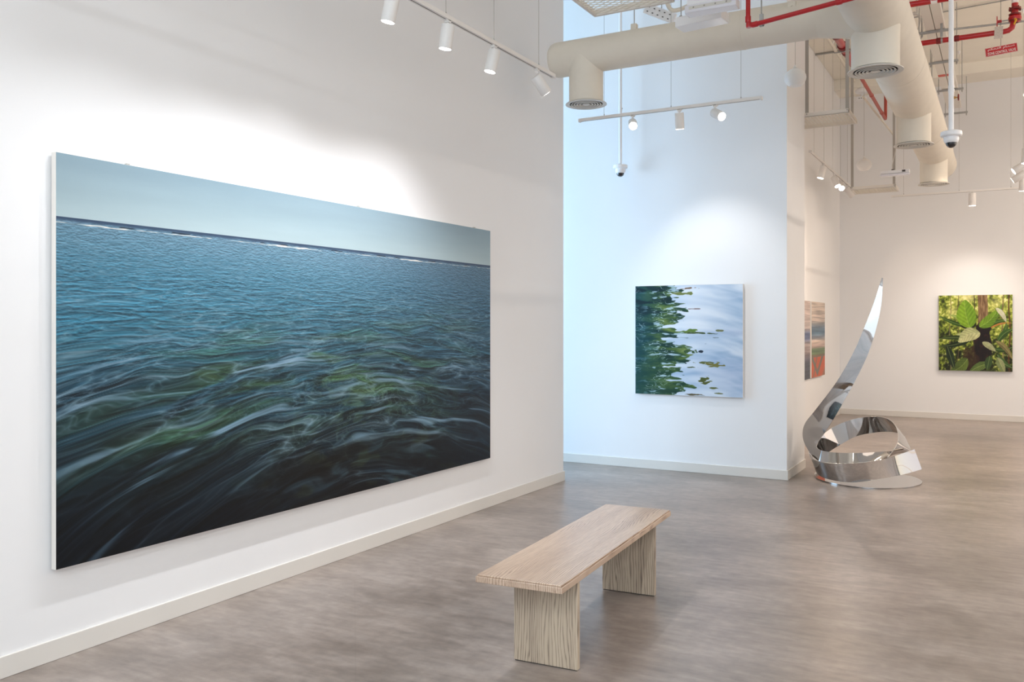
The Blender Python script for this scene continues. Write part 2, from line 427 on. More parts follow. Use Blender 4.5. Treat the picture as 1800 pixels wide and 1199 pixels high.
    c = mixc(c, (140, 172, 192), c4 * .30 * (1 - sst(.35, .65, v)))
    # far water: fine horizontal chop
    ch = fbm(u * 60, v * 420, 221, 2) * farm
    c = c * (1 + .08 * ch)[..., None]
    # horizon band and surf line
    c = mixc(c, (66, 88, 114), 1 - sst(.156, .166, v + .002 * gn(u * 40, v * 0, 5)))
    sf = .167 + .0022 * gn(u * 18, u * 0, 9) + .0012 * gn(u * 60, u * 0, 10)
    th = .0009 + .0026 * sst(-.2, .6, gn(u * 9, u * 0 + 3, 12)) * (sst(-.5, .2, gn(u * 35, u * 0, 13)))
    c = mixc(c, (226, 226, 222), np.clip((th - np.abs(v - sf)) / .0010, 0, 1) * sst(-.45, .0, gn(u * 22, u * 0 + 7, 14)))
    c = mixc(c, (36, 46, 60), np.clip((.0018 - np.abs(v - sf + .004)) / .001, 0, 1) * sst(.1, .3, gn(u * 25, u * 0 + 17, 15)))
    c = np.where((v < hz)[..., None], sky, c)
    return np.clip(c, 0, 255)

def art_pool(u, v):
    """green foliage mirrored in rippling pale water"""
    wx = fbm(u * 3, v * 9, 301, 3); wv = fbm(u * 2.5 + 5, v * 8, 311, 3)
    U, V = u + .05 * wx, v + .012 * wv
    # pale open water
    s1 = fbm(U * 1.6 + .5 * V, V * 9 + 1.2 * np.sin(U * 3), 321, 3)
    c = ramp(np.clip(s1 * .5 + .5, 0, 1), [(0, (120, 150, 185)), (.35, (158, 182, 208)), (.6, (196, 210, 226)), (1, (232, 238, 244))])
    c = mixc(c, (232, 236, 242), .6 * blob(u, v, .55, .25, .25, .3))
    c = mixc(c, (128, 152, 190), .5 * blob(u, v, .95, .43, .3, .03) + .45 * blob(u, v, .9, .75, .3, .10) + .35 * blob(u, v, .95, .9, .3, .08))
    c = mixc(c, (206, 216, 232), .35 * ridge(U * 1.2, V * 9 + U, 331, 2, 3.))
    # dark reflection on the left
    edge = .40 + .10 * np.sin(v * 7 + 1.2) * 0 + .06 * (v > .9) + .07 * blob(u * 0, v, 0, .64, 1, .07) - .03 * blob(u * 0, v, 0, .5, 1, .06)
    f = (edge - u) + .20 * fbm(u * 3.2, v * 17, 341, 3) + .10 * fbm(u * 9, v * 34, 351, 2)
    dark = sst(-.012, .012, f)
    t = fbm(U * 5, V * 18, 361, 4)
    d = ramp(np.clip(t * .5 + .5, 0, 1), [(0, (12, 34, 42)), (.4, (30, 62, 52)), (.62, (74, 100, 52)), (.85, (120, 138, 76)), (1, (170, 184, 140))])
    d = mixc(d, (18, 62, 74), .85 * sst(.32, .0, u))
    d = mixc(d, (14, 30, 38), .7 * blob(u, v, .05, .1, .3, .2) * sst(.2, -.3, t))
    d = mixc(d, (40, 72, 44), .5 * blob(u, v, .25, .85, .3, .2))
    # ring-like ripple outlines
    q = fbm(u * 4.5, v * 15, 371, 3)
    rg = np.clip(1 - np.abs(np.sin(q * 9)) * 3.2, 0, 1) * sst(-.3, .3, fbm(u * 6, v * 6, 375, 2) + .2 * (u - .2))
    d = mixc(d, (186, 206, 210), rg * .75)
    d = mixc(d, (176, 200, 216), sst(.28, .42, fbm(u * 7, v * 26, 381, 3)) * sst(0, .25, u) * .85)
    d = mixc(d, (86, 128, 140), sst(.2, .5, fbm(u * 5, v * 20, 383, 3)) * sst(.3, .1, u) * .4)
    c = c * (1 - dark[..., None]) + d * dark[..., None]
    # drifting islands of reflection
    for cu, cv, ru, rv, col in ((.53, .42, .09, .025, (96, 124, 62)), (.60, .435, .18, .010, (66, 84, 54)), (.80, .415, .05, .012, (110, 116, 84)),
                                (.74, .715, .11, .025, (112, 112, 60)), (.64, .70, .11, .012, (92, 100, 56)), (.55, .745, .07, .008, (70, 86, 50)),
                                (.66, .855, .07, .040, (78, 88, 44)), (.63, .60, .03, .018, (40, 52, 64)), (.52, .60, .08, .022, (58, 84, 52)),
                                (.74, .925, .04, .010, (96, 104, 60)), (.80, .97, .05, .008, (110, 118, 84)), (.56, .99, .10, .010, (90, 84, 62)),
                                (.66, .53, .03, .006, (120, 140, 160)), (.76, .475, .03, .006, (120, 136, 152)), (.56, .215, .08, .006, (128, 112, 112)),
                                (.52, .03, .10, .012, (120, 100, 84)), (.45, .075, .10, .02, (110, 122, 70))):
        e = 1 - ((u - cu) / ru) ** 2 - ((v - cv) / rv) ** 2 + 1.1 * fbm(u * 16, v * 46, int(cu * 977), 2)
        c = mixc(c, col, sst(.35, .6, e))
    return np.clip(c, 0, 255)

def leaf(c, u, v, base, tip, wid, col, col2, bend=0., seed=1, vein=(190, 205, 120)):
    """one long leaf with midrib and side veins, from base to tip (canvas 0..1, v down)"""
    bx, by = base; tx, ty = tip
    L = np.hypot(tx - bx, ty - by); dx, dy = (tx - bx) / L, (ty - by) / L
    s = ((u - bx) * dx + (v - by) * dy) / L
    n = (-(u - bx) * dy + (v - by) * dx) + bend * np.sin(np.clip(s, 0, 1) * np.pi)
    prof = wid * np.clip(np.sin(np.clip(s, 0, 1) ** .8 * np.pi), 0, 1) ** .7 * (s > 0) * (s < 1)
    prof = prof * (1 + .07 * gn(s * 9, s * 0 + seed, seed))
    m = sst(-.003, .004, prof - np.abs(n)) * (prof > .0005)
    sh = np.clip(.5 + .5 * np.sin((s * 1.0 - np.abs(n) / wid * .35) * 40), 0, 1)
    k = np.asarray(col, float) * (1 - .5 * (n[..., None] > 0)) + np.asarray(col2, float) * (.5 * (n[..., None] > 0))
    k = k * (.90 + .13 * sh[..., None]) * (1 + .12 * fbm(u * 14, v * 14, seed, 2)[..., None])
    k = mixc(k, vein, .35 * (np.abs(n) < .004))
    return c * (1 - m[..., None]) + k * m[..., None]

def art_jungle(u, v):
    f = fbm(u * 9, v * 9, 401, 4); f2 = fbm(u * 26, v * 26, 411, 3)
    t = np.clip(.52 + .42 * f + .35 * f2 + .30 * (.35 - v), 0, 1)
    c = ramp(t, [(0, (20, 26, 12)), (.3, (58, 70, 26)), (.5, (112, 128, 44)), (.68, (176, 186, 84)), (.85, (226, 226, 150)), (1, (248, 244, 214))])
    c = mixc(c, (236, 226, 160), .8 * blob(u, v, .40, .03, .12, .06) + .5 * blob(u, v, .2, .22, .09, .07) + .45 * blob(u, v, .8, .1, .12, .08))
    c = mixc(c, (34, 32, 20), .75 * sst(.35, .75, v) * sst(.5, .1, t))
    c = mixc(c, (196, 186, 150), .55 * sst(.55, .75, v) * sst(.25, .5, f2) * (np.abs(u - .5) > .16))
    c = mixc(c, (30, 38, 20), .55 * sst(.5, .9, v) * sst(.1, -.3, f))
    # slim stems behind
    for x, w, col in ((.96, .012, (84, 52, 34)), (.27, .006, (96, 80, 56)), (.16, .006, (120, 106, 80)), (.485, .008, (70, 60, 40)), (.87, .008, (120, 100, 74))):
        c = mixc(c, col, sst(w, w * .6, np.abs(u - x + .01 * np.sin(v * 9 + x * 20))) * .9)
    # main trunk
    tr = sst(.072, .060, np.abs(u - .60 - .01 * np.sin(v * 6)))
    bark = ramp(np.clip(.5 + .5 * fbm(u * 40, v * 9, 431, 3), 0, 1), [(0, (64, 46, 32)), (.5, (124, 98, 70)), (1, (168, 142, 108))])
    c = c * (1 - (tr * (v < .5))[..., None]) + bark * (tr * (v < .5))[..., None]
    # far thin leaves
    for i, (b, tp, w, a) in enumerate((((.5, .42), (0, .27), .028, (52, 84, 30)), ((.36, .38), (.14, .26), .022, (150, 172, 84)), ((.62, .45), (.95, .33), .03, (60, 96, 36)),
                        ((.7, .36), (.86, .12), .03, (104, 138, 50)), ((.68, .45), (1.0, .37), .012, (196, 110, 54)), ((.45, .6), (0, .58), .03, (48, 66, 30)),
                        ((.5, .55), (.02, .68), .035, (30, 44, 24)), ((.82, .6), (.92, .36), .035, (70, 104, 44)), ((.8, .62), (1.02, .44), .04, (58, 90, 38)),
                        ((.75, .7), (1.0, .68), .03, (50, 78, 34)), ((.78, .60), (1.0, .84), .035, (128, 116, 76)), ((.80, .78), (1.0, .95), .04, (66, 92, 48)))):
        c = leaf(c, u, v, b, tp, w, a, tuple(q * .72 for q in a), .03 * (-1) ** i, 440 + i)
    # dark matted root mass in the middle
    e = 1 - ((u - .60) / .13) ** 2 - ((v - .66) / .36) ** 2 + .75 * fbm(u * 8, v * 8, 451, 3)
    c = mixc(c, (26, 18, 20), sst(.1, .35, e) * .97)
    c = mixc(c, (66, 34, 24), sst(.2, .6, fbm(u * 22, v * 14, 461, 3)) * sst(.1, .4, e) * .6)
    e = 1 - ((u - .44) / .12) ** 2 - ((v - .85) / .18) ** 2 + .9 * fbm(u * 10, v * 10, 452, 3)
    c = mixc(c, (52, 34, 26), sst(.1, .35, e) * .8)
    e = 1 - ((u - .41) / .12) ** 2 - ((v - .40) / .05) ** 2 + .5 * fbm(u * 10, v * 10, 453, 3)
    c = mixc(c, (24, 26, 18), sst(.1, .35, e) * .9)
    # big leaves
    c = leaf(c, u, v, (.56, .42), (.80, .20), .075, (112, 148, 42), (84, 120, 36), -.03, 471)
    c = leaf(c, u, v, (.43, .43), (.36, .06), .135, (126, 164, 44), (100, 142, 40), .02, 472)
    c = leaf(c, u, v, (.78, .17), (.92, .36), .032, (210, 208, 186), (196, 192, 166), .02, 473)
    c = leaf(c, u, v, (.50, .50), (.24, .52), .03, (176, 184, 128), (150, 160, 104), 0, 474)
    c = leaf(c, u, v, (.57, .50), (.27, .62), .09, (190, 192, 140), (168, 176, 122), -.04, 475, (214, 214, 168))
    c = leaf(c, u, v, (.60, .62), (.78, .74), .04, (168, 172, 132), (148, 150, 112), .01, 476)
    c = leaf(c, u, v, (.40, .84), (.16, 1.02), .08, (92, 110, 50), (70, 88, 42), .03, 477)
    c = leaf(c, u, v, (.70, .90), (.42, 1.02), .055, (96, 116, 60), (74, 96, 50), -.02, 478)
    c = leaf(c, u, v, (.70, .80), (.66, .99), .05, (58, 80, 44), (46, 66, 38), 0, 479)
    c = leaf(c, u, v, (.80, .82), (.90, 1.02), .05, (150, 156, 112), (84, 102, 58), 0, 480)
    c = leaf(c, u, v, (.12, .68), (.22, .98), .05, (36, 50, 34), (30, 42, 28), 0, 481)
    return np.clip(c, 0, 255)

def art_stripes_a(u, v):
    s = fbm(u * .6, v * 26, 501, 3); s2 = fbm(u * 1.4 + 3, v * 70, 511, 2)
    c = ramp(v, [(0, (186, 168, 160)), (.35, (178, 164, 160)), (.42, (70, 84, 120)), (.48, (84, 96, 128)), (.55, (168, 152, 150)), (.66, (140, 124, 122)), (.74, (88, 84, 96)), (.80, (60, 62, 76)), (1, (56, 60, 72))])
    return np.clip(c * (1 + .34 * s + .16 * s2)[..., None], 0, 255)
def art_stripes_b(u, v):
    s = fbm(u * .7 + 9, v * 24, 521, 3); s2 = fbm(u * 1.4 + 3, v * 64, 531, 2)
    c = ramp(v, [(0, (206, 190, 176)), (.25, (190, 174, 164)), (.34, (92, 110, 128)), (.41, (74, 106, 128)), (.47, (120, 126, 138)), (.52, (206, 186, 172)), (.60, (176, 150, 140)), (.63, (96, 120, 84)), (.70, (100, 118, 78)), (.72, (120, 70, 50)), (1, (120, 70, 50))])
    c = c * (1 + .30 * s + .14 * s2)[..., None]
    low = sst(.715, .725, v)
    # burnt-orange diamonds divided by grey bands
    z = np.abs(u - .42) * .62
    b = np.abs((v - .93) + z) < .045
    c = mixc(c, (188, 82, 42), low)
    c = mixc(c, (104, 100, 88), low * (sst(.05, .035, np.abs(v - .95 + z * .9)) + (v < .735)))
    c = mixc(c, (104, 100, 88), low * sst(.045, .03, np.abs(v - .70 - (.42 - u) * 1.0)) * (u < .42) * .8)
    c = mixc(c, (104, 100, 88), low * sst(.06, .045, np.abs(v - .96 + (u - .95) * .5)) * (u > .42) * .6)
    return np.clip(c, 0, 255)

def painted(name, parent, fn, nu, nv, O, U, V, rough, gam=1.0):
    """dense grid facing the room: O = top left corner, U / V = full edge vectors; colours per vertex"""
    us, vs = np.meshgrid(np.linspace(0, 1, nu + 1), np.linspace(0, 1, nv + 1))
    col = fn(us, vs) / 255.0
    col = np.where(col <= .04045, col / 12.92, ((col + .055) / 1.055) ** 2.4)
    if gam != 1: col = col ** gam * .95
    co = np.array(O)[None, None] + us[..., None] * np.array(U) + vs[..., None] * np.array(V)
    me = bpy.data.meshes.new(name); n = (nu + 1) * (nv + 1); nf = nu * nv
    me.vertices.add(n); me.vertices.foreach_set('co', co.astype(np.float32).ravel())
    i = (np.arange(nv)[:, None] * (nu + 1) + np.arange(nu)[None]).ravel()
    q = np.stack([i, i + nu + 1, i + nu + 2, i + 1], 1).astype(np.int32)
    me.loops.add(nf * 4); me.loops.foreach_set('vertex_index', q.ravel())
    me.polygons.add(nf); me.polygons.foreach_set('loop_start', np.arange(0, nf * 4, 4, dtype=np.int32))
    me.update(calc_edges=True)
    at_ = me.color_attributes.new('paint', 'FLOAT_COLOR', 'POINT')
    at_.data.foreach_set('color', np.concatenate([col, np.ones(col.shape[:2] + (1,))], -1).astype(np.float32).ravel())
    mt = bpy.data.materials.new(name); mt.use_nodes = True; N = mt.node_tree.nodes; L = mt.node_tree.links
    p = N['Principled BSDF']; a = N.new('ShaderNodeAttribute'); a.attribute_name = 'paint'
    L.new(a.outputs['Color'], p.inputs['Base Color']); p.inputs['Roughness'].default_value = rough
    p.inputs['Specular IOR Level'].default_value = .22
    tc = N.new('ShaderNodeTexCoord'); no = N.new('ShaderNodeTexNoise'); no.inputs['Scale'].default_value = 45; no.inputs['Detail'].default_value = 4
    L.new(tc.outputs['Object'], no.inputs['Vector'])
    bp = N.new('ShaderNodeBump'); bp.inputs['Strength'].default_value = .12; bp.inputs['Distance'].default_value = .002
    L.new(no.outputs['Fac'], bp.inputs['Height']); L.new(bp.outputs[0], p.inputs['Normal'])
    me.materials.append(mt)
    o = bpy.data.objects.new(name, me); COL.objects.link(o); o.parent = parent
    return o
def painting(corner, U, z0, z1, nrm, depth, gap, fn, nu, nv, rough, label, wrap=M_canvas, hooks=()):
    """corner = floor-plan point of the left end of the front face, U = plan vector along it"""
    root = thing('painting', (corner[0], corner[1], z0), label, 'painting')
    U = Vector((U[0], U[1], 0)); nrm = Vector(nrm); h = z1 - z0
    M = Matrix((U.normalized(), nrm, Vector((0, 0, 1)))).transposed()
    m = MB(); m.box(U / 2 - nrm * (depth / 2 + .0006) + Vector((0, 0, h / 2)), (U.length, depth, h), M)
    m.build('canvas', wrap, root, smooth=0, bevel=.002)
    m = MB(); m.box(U / 2 - nrm * (depth + gap / 2) + Vector((0, 0, h / 2)), (U.length * .9, gap, h * .86), M)
    m.build('stretcher_frame', M_canvas, root, smooth=0)
    e = .0015
    painted('painted_surface', root, fn, nu, nv, Vector((0, 0, h - e)) + U.normalized() * e, U * (1 - 2 * e / U.length), Vector((0, 0, -(h - 2 * e))), rough, 1.22 if fn is art_sea else 1.0)
    for t in hooks:
        m = MB(); c = U * t - nrm * (depth * .55) + Vector((0, 0, h))
        m.box(c + Vector((0, 0, .004)), (.018, .02, .008), M); m.build('hanging_clip', M_grey, root, smooth=0)
    return root
PX = LX + .047
pa = atX(98, 640, PX); pb = atX(862, 640, PX)
painting((PX, pa.y), (0, pb.y - pa.y), .439, 2.419, (1, 0, 0), .034, .013, art_sea, 1240, 612, .36,
         'huge seascape painting of rippling blue and green water hanging on the left wall', hooks=(.10, .56, .94))
PY = MY - .046
pa = atY(1116.8, 600, PY); pb = atY(1306, 600, PY)
painting((pa.x, PY), (pb.x - pa.x, 0), .832, 2.031, (0, -1, 0), .034, .012, art_pool, 460, 460, .4,
         'square painting of green reflections in pale rippling water on the middle wall')
PF = BY - .055
pa = atY(1650, 600, PF); pb = atY(1780, 600, PF)
painting((pa.x, PF), (pb.x - pa.x, 0), .826, 2.098, (0, -1, 0), .040, .015, art_jungle, 420, 480, .45,
         'jungle painting with big green leaves round a dark trunk on the far wall')
PB = BX + .042
pa = atX(1426.7, 600, PB); pb = atX(1450, 600, PB)
painting((PB, pa.y), (0, pb.y - pa.y), .79, 1.955, (1, 0, 0), .030, .012, art_stripes_b, 260, 300, .4,
         'blurred striped panel with orange shapes along its foot, beside the grey striped panel')
painting((PB, pa.y - .115 - 1.12), (0, 1.12), .79, 1.955, (1, 0, 0), .030, .012, art_stripes_a, 260, 300, .4,
         'blurred grey and blue striped panel, half hidden by the pillar edge, no orange on it')

# ================================================================ steel ribbon sculpture
def sculpture():
    base_px = [(1432, 834), (1433, 839), (1438, 843.5), (1463, 851), (1497, 856.5), (1540, 860), (1588, 859), (1613, 855), (1620.5, 851),
               (1619, 846), (1602, 839), (1570, 834.5), (1535, 831), (1500, 828), (1465, 827), (1442, 829)]
    P = [atZ(x, y, 0.0) for x, y in base_px]
    c = sum(P, Vector()) / len(P)
    root = thing('sculpture', (c.x, c.y, 0), 'mirror polished steel ribbon sculpture curling up to a point beside the pillar', 'sculpture')
    n = len(P); out = []
    for i in range(n):
        a, b, d, e = P[i - 1], P[i], P[(i + 1) % n], P[(i + 2) % n]
        for j in range(6):
            t = j / 6
            out.append(.5 * ((2 * b) + (d - a) * t + (2 * a - 5 * b + 4 * d - e) * t * t + (3 * b - a - 3 * d + e) * t ** 3) - c)
    n = len(out)
    m = MB()
    lo = [Vector((p.x, p.y, .002)) * 1 for p in out]; hi = [Vector((p.x, p.y, .012)) for p in out]
    m.add(lo + hi, [tuple(range(n - 1, -1, -1)), tuple(range(n, 2 * n))] + [(i, (i + 1) % n, n + (i + 1) % n, n + i) for i in range(n)])
    m.build('base_plate', M_steel, root, smooth=30)
    # ribbon edges A and B as (px, py, distance)
    S = [((1607, 790, 8.97), (1620, 825, 8.93)), ((1580, 799, 8.85), (1588, 834, 8.83)), ((1550, 808, 8.74), (1546, 842, 8.74)),
         ((1500, 814.5, 8.70), (1500, 848, 8.72)), ((1456, 814, 8.76), (1464, 844, 8.78)), ((1431, 808, 8.92), (1441, 836, 8.92)),
         ((1422, 797, 9.12), (1434, 824, 9.10)), ((1426, 783, 9.30), (1440, 809, 9.28)), ((1442, 768, 9.42), (1455, 796, 9.40)),
         ((1466, 750, 9.48), (1475, 783, 9.46)), ((1500, 737, 9.46), (1505, 767, 9.46)), ((1535, 732, 9.36), (1540, 760, 9.40)),
         ((1560, 736, 9.22), (1568, 759, 9.32)), ((1574, 748, 9.08), (1587, 765, 9.22)), ((1579, 765, 8.98), (1596, 780, 9.12)),
         ((1577, 780, 8.90), (1600, 791, 9.04)), ((1567, 796, 8.86), (1588, 796, 9.0)), ((1545, 815, 8.84), (1560, 794, 8.94)),
         ((1500, 824, 8.82), (1510, 796.5, 8.88)), ((1464, 820, 8.88), (1472, 796, 8.92)), ((1442, 812, 8.97), (1448, 793, 8.99)),
         ((1428, 801, 9.10), (1436, 787, 9.08)), ((1415, 781, 9.20), (1438, 778, 9.10)), ((1411, 762, 9.26), (1446, 766, 9.06)),
         ((1416, 743, 9.22), (1457, 750, 9.00)), ((1434, 720, 9.10), (1471, 727, 8.96)), ((1470, 672, 8.96), (1503, 670, 8.88)),
         ((1500, 620, 8.86), (1526, 622, 8.80)), ((1519, 576, 8.80), (1540, 578, 8.76)), ((1536, 533, 8.77), (1549, 536, 8.74)),
         ((1550, 488, 8.75), (1552.5, 489, 8.74))]
    A = smooth_path([at(*s[0]) - c for s in S], 6); B = smooth_path([at(*s[1]) - c for s in S], 6)
    K = 6; n = len(A); vs = []; th = .004
    def pt(i, k):
        return A[i].lerp(B[i], k / K)
    nor = []
    for i in range(n):
        t = A[min(i + 1, n - 1)] + B[min(i + 1, n - 1)] - A[max(i - 1, 0)] - B[max(i - 1, 0)]
        nor.append(t.cross(B[i] - A[i]).normalized())
    top = [[pt(i, k) + nor[i] * th for k in range(K + 1)] for i in range(n)]
    bot = [[pt(i, k) - nor[i] * th for k in range(K + 1)] for i in range(n)]
    vs = [p for r in top for p in r] + [p for r in bot for p in r]; W = K + 1; O = n * W; fs = []
    for i in range(n - 1):
        for k in range(K):
            a = i * W + k; fs.append((a, a + 1, a + W + 1, a + W)); fs.append((O + a, O + a + W, O + a + W + 1, O + a + 1))
    ed = []
    for i in range(n - 1):
        a = i * W; ed.append((a, a + W, O + a + W, O + a)); a += K; ed.append((a, O + a, O + a + W, a + W))
    for k in range(K):
        a = k; ed.append((a, O + a, O + a + 1, a + 1)); a = (n - 1) * W + k; ed.append((a, a + 1, O + a + 1, O + a))
    me = bpy.data.meshes.new('ribbon'); me.from_pydata([tuple(p) for p in vs], [], fs + ed)
    me.shade_smooth(); me.set_sharp_from_angle(angle=R(40))
    me.materials.append(M_steel); me.materials.append(M_steele)
    for i, p in enumerate(me.polygons): p.material_index = 0 if i < len(fs) else 1
    o = bpy.data.objects.new('ribbon', me); COL.objects.link(o); o.parent = root
sculpture()

# ================================================================ ventilation ducts
def diffuser_rings(parent, c, r):
    T = Matrix.Translation(c)
    d = MB(); d.lathe([(r * .78, .034), (r * .80, .014), (r * .88, .006), (r, .006), (r, 0), (r * .86, -.002), (r * .80, .004), (r * .775, .034)], 48, T, close=False)
    o = d.build('diffuser', M_duct2, parent)
    for k, f in enumerate((.66, .53, .40, .27)):
        g = MB(); g.lathe([(r * (f + .030), .012), (r * (f + .078), .001), (r * (f + .070), -.001), (r * (f + .034), -.001), (r * (f + .004), .012)], 40, T, close=False)
        g.build('louvre_ring', M_duct2, o)
    g = MB(); g.lathe([(.001, .026), (r * .14, .010), (r * .19, .001), (r * .16, -.001), (.001, -.001)], 32, T); g.build('centre_cone', M_duct2, o)
    g = MB(); g.lathe([(r * .79, .017), (r * .79, .022)], 32, T); g.build('throat_shade', M_shade, o)  # near-black disc in place of the shade inside the duct
    return o
DX, DZ, DR = -.882, 4.05, .232
BYD, BR, BZ = 7.30, .158, 4.045
main = thing('ventilation_duct', (DX, 9, DZ - DR), 'big cream painted main air duct running away under the ceiling with three round outlets', 'duct')
def rel(o, *p): return [Vector(q) - Vector(o.location) for q in p]
m = MB()
pts = rel(main, (DX, 4.0, DZ), (DX, 13.9, DZ))
m.tube(pts, DR, 48)
m.build('trunk', M_duct, main)
m = MB(); cc = Vector((DX, 13.9, DZ - .0)) - main.location
m.tube(rel(main, (DX, 13.88, DZ), (DX, 14.6, DZ), (DX + .02, 14.95, DZ - .01), (DX + .05, 15.1, DZ - .02), (DX + .05, 15.16, DZ - .02)), [DR * .97, DR * .96, DR * .9, DR * .62, DR * .1], 48)
m.build('end_cap', M_duct, main)
def seam(parent, pos, axis, r):
    m = MB(); M = aim(axis, Vector(pos) - parent.location)
    m.lathe([(r - .002, -.010), (r + .0018, -.008), (r + .0018, .008), (r - .002, .010)], 48, M, close=False); m.build('seam_band', M_duct, parent)
for y in (8.9, 12.1): seam(main, (DX, y, DZ), (0, 1, 0), DR)
DPX = -.885
for y in (7.32, 10.54, 13.60):
    c = Vector((DPX, y, 3.56)) - main.location
    m = MB(); rr = .176
    prof = [(rr, 0.02), (rr, .28), (rr * 1.02, .36), (rr * 1.10, .44), (rr * 1.2, .50)]
    m.lathe(prof, 48, Matrix.Translation(c)); m.build('outlet_collar', M_duct, main)
    diffuser_rings(main, c, .203)
br = thing('ventilation_duct', (-2.3, BYD, BZ - BR), 'cream branch duct crossing in front of the middle wall, capped beside the left wall', 'duct')
m = MB(); xe = -3.66
m.tube(rel(br, (xe, BYD, BZ), (xe + .012, BYD, BZ), (xe + .035, BYD, BZ), (xe + .06, BYD, BZ), (DX - .1, BYD, BZ)), [BR * .86, BR * .93, BR * .985, BR, BR], 48)
m.build('branch_pipe', M_duct, br)
for x in (-1.9,): seam(br, (x, BYD, BZ), (1, 0, 0), BR)
m = MB(); m.tube(rel(br, (DX - .42, BYD, BZ), (DX - .25, BYD, BZ), (DX - .10, BYD, BZ)), [BR + .002, BR * 1.18, BR * 1.38], 48); m.build('saddle', M_duct, br)
c = Vector((-3.33, BYD, 3.60)) - br.location
m = MB(); m.lathe([(.155, .02), (.155, .30), (.157, .44)], 48, Matrix.Translation(c)); m.build('outlet_collar', M_duct, br)
diffuser_rings(br, c, .187)
def hanger(parent, x, y, zt, r):
    """threaded rod and clamp block"""
    m = MB(); m.tube(rel(parent, (x, y, zt), (x, y, H)), .005, 8); m.build('hanger_rod', M_grey, parent)
    m = MB(); m.box(Vector((x, y, zt + .02)) - parent.location, (.05, .05, .06)); m.build('hanger_clamp', M_duct, parent)
hp = atY(1115, 40, BYD); hanger(br, hp.x, BYD, BZ + BR, BR); 
for y in (8.9, 11.2, 13.2): hanger(main, DX, y, DZ + DR, DR)
# flat fixing plate on the branch duct
m = MB(); p = at(1392, 11, 6.98) - br.location; m.box(p, (.062, .02, .085)); m.box(p + Vector((0, -.012, .0)), (.012, .012, .012)); m.build('fixing_plate', M_duct, br, bevel=.003)

# ================================================================ light tracks and spotlights
def track(a, b, z, wires, label, slot_side=1, curls=()):
    a = Vector((a[0], a[1], z)); b = Vector((b[0], b[1], z)); c = (a + b) / 2
    root = thing('light_track', c, label, 'light track'); d = (b - a); L_ = d.length; d.normalize()
    M = Matrix((d, Vector((-d.y, d.x, 0)), Vector((0, 0, 1)))).transposed()
    m = MB(); m.box((0, 0, .004), (L_, .035, .028), M)
    m.build('rail', M_white, root, smooth=0, bevel=.0015)
    m = MB(); m.box((0, 0, -.0102), (L_ - .05, .0045, .002), M); m.build('slot', M_slot, root, smooth=0)
    for s in (-1, 1):
        m = MB(); m.box(d * (s * (L_ / 2 - .008)), (.018, .038, .031), M); m.build('end_cap', M_white, root, smooth=0)
    for t in wires:
        p = a + (b - a) * t - c
        m = MB(); m.tube([p + Vector((0, 0, .01)), p + Vector((0, 0, H - z - .001))], .0016, 6); m.build('hanger_wire', M_wire, root)
        m = MB(); m.tube([p + Vector((0, 0, .008)), p + Vector((0, 0, .035))], .005, 8); m.box(p + Vector((0, 0, .012)), (.03, .03, .006), M); m.build('wire_clip', M_grey, root)
        m = MB(); m.lathe([(.004, -.06), (.024, -.012), (.026, 0)], 16, Matrix.Translation(p + Vector((0, 0, H - z - .001)))); m.build('ceiling_rose', M_white, root)
    return root
def spot(px, py, z, axis, label, group, lens=M_lens, power=0, color=(1, .98, .95), size=80, r=.043, L_=.15, blend=.8, yaw=0, beam=None):
    """adapter under the track, short arm, cylinder pointing along `axis`"""
    root = thing('track_spotlight', (px, py, z - .010), label, 'spotlight', group)
    ax = Vector(axis).normalized()
    m = MB(); m.box((0, 0, -.009), (.032, .032, .018)); m.box((.0, 0, -.004), (.05 if abs(yaw) else .032, .032 if abs(yaw) else .05, .008)); m.build('track_adapter', M_white, root, bevel=.002)
    m = MB(); m.tube([(0, 0, -.016), (0, 0, -.034)], .009, 12); m.build('swivel_arm', M_white, root)
    pivot = Vector((0, 0, -.036)); top = pivot - ax * .02 + Vector((0, 0, -.006))
    hz = Vector((ax.x, ax.y, 0))
    top = top + Vector((0, 0, -.034 * min(hz.length / .5, 1)))
    M = aim(ax, top)
    hs = MB(); hs.lathe([(r * .93, .002), (r, -.004), (r, -L_ + .003), (r * .97, -L_), (r * .88, -L_), (r * .86, -L_ + .010), (.001, -L_ + .010)], 32, M)
    h = hs.build('housing', M_white, root)
    ls = MB(); ls.lathe([(r * .87, -L_ + .004), (r * .86, -L_ - .001), (.001, -L_ - .003)], 32, M); ls.build('lens', lens, h)
    if power:
        l = bpy.data.lights.new('spot_lamp', 'SPOT'); l.energy = power; l.color = color; l.spot_size = R(size); l.spot_blend = blend; l.shadow_soft_size = .03
        o = bpy.data.objects.new('spot_lamp', l); COL.objects.link(o); o.parent = root
        o.location = top + ax * (L_ + .016); o.rotation_euler = Vector(beam or ax).to_track_quat('-Z', 'Y').to_euler()
    return root
def toward(p, q): return Vector(q) - Vector(p)
G1 = 'spotlights on the left wall track'; G2 = 'spotlights on the short track by the middle wall'
G3 = 'spotlights on the track beside the far left panels'; G4 = 'spotlights on the far track'; G5 = 'spotlights along the right hand track'
TX, TZ = -3.10, 3.55
track((TX, 1.0), (TX, 6.18), TZ, [(y - 1.0) / 5.18 for y in (1.6, 3.0, 4.66, 5.26, 5.93)], 'long white light track hanging along the left wall above the seascape')
PWR = 70
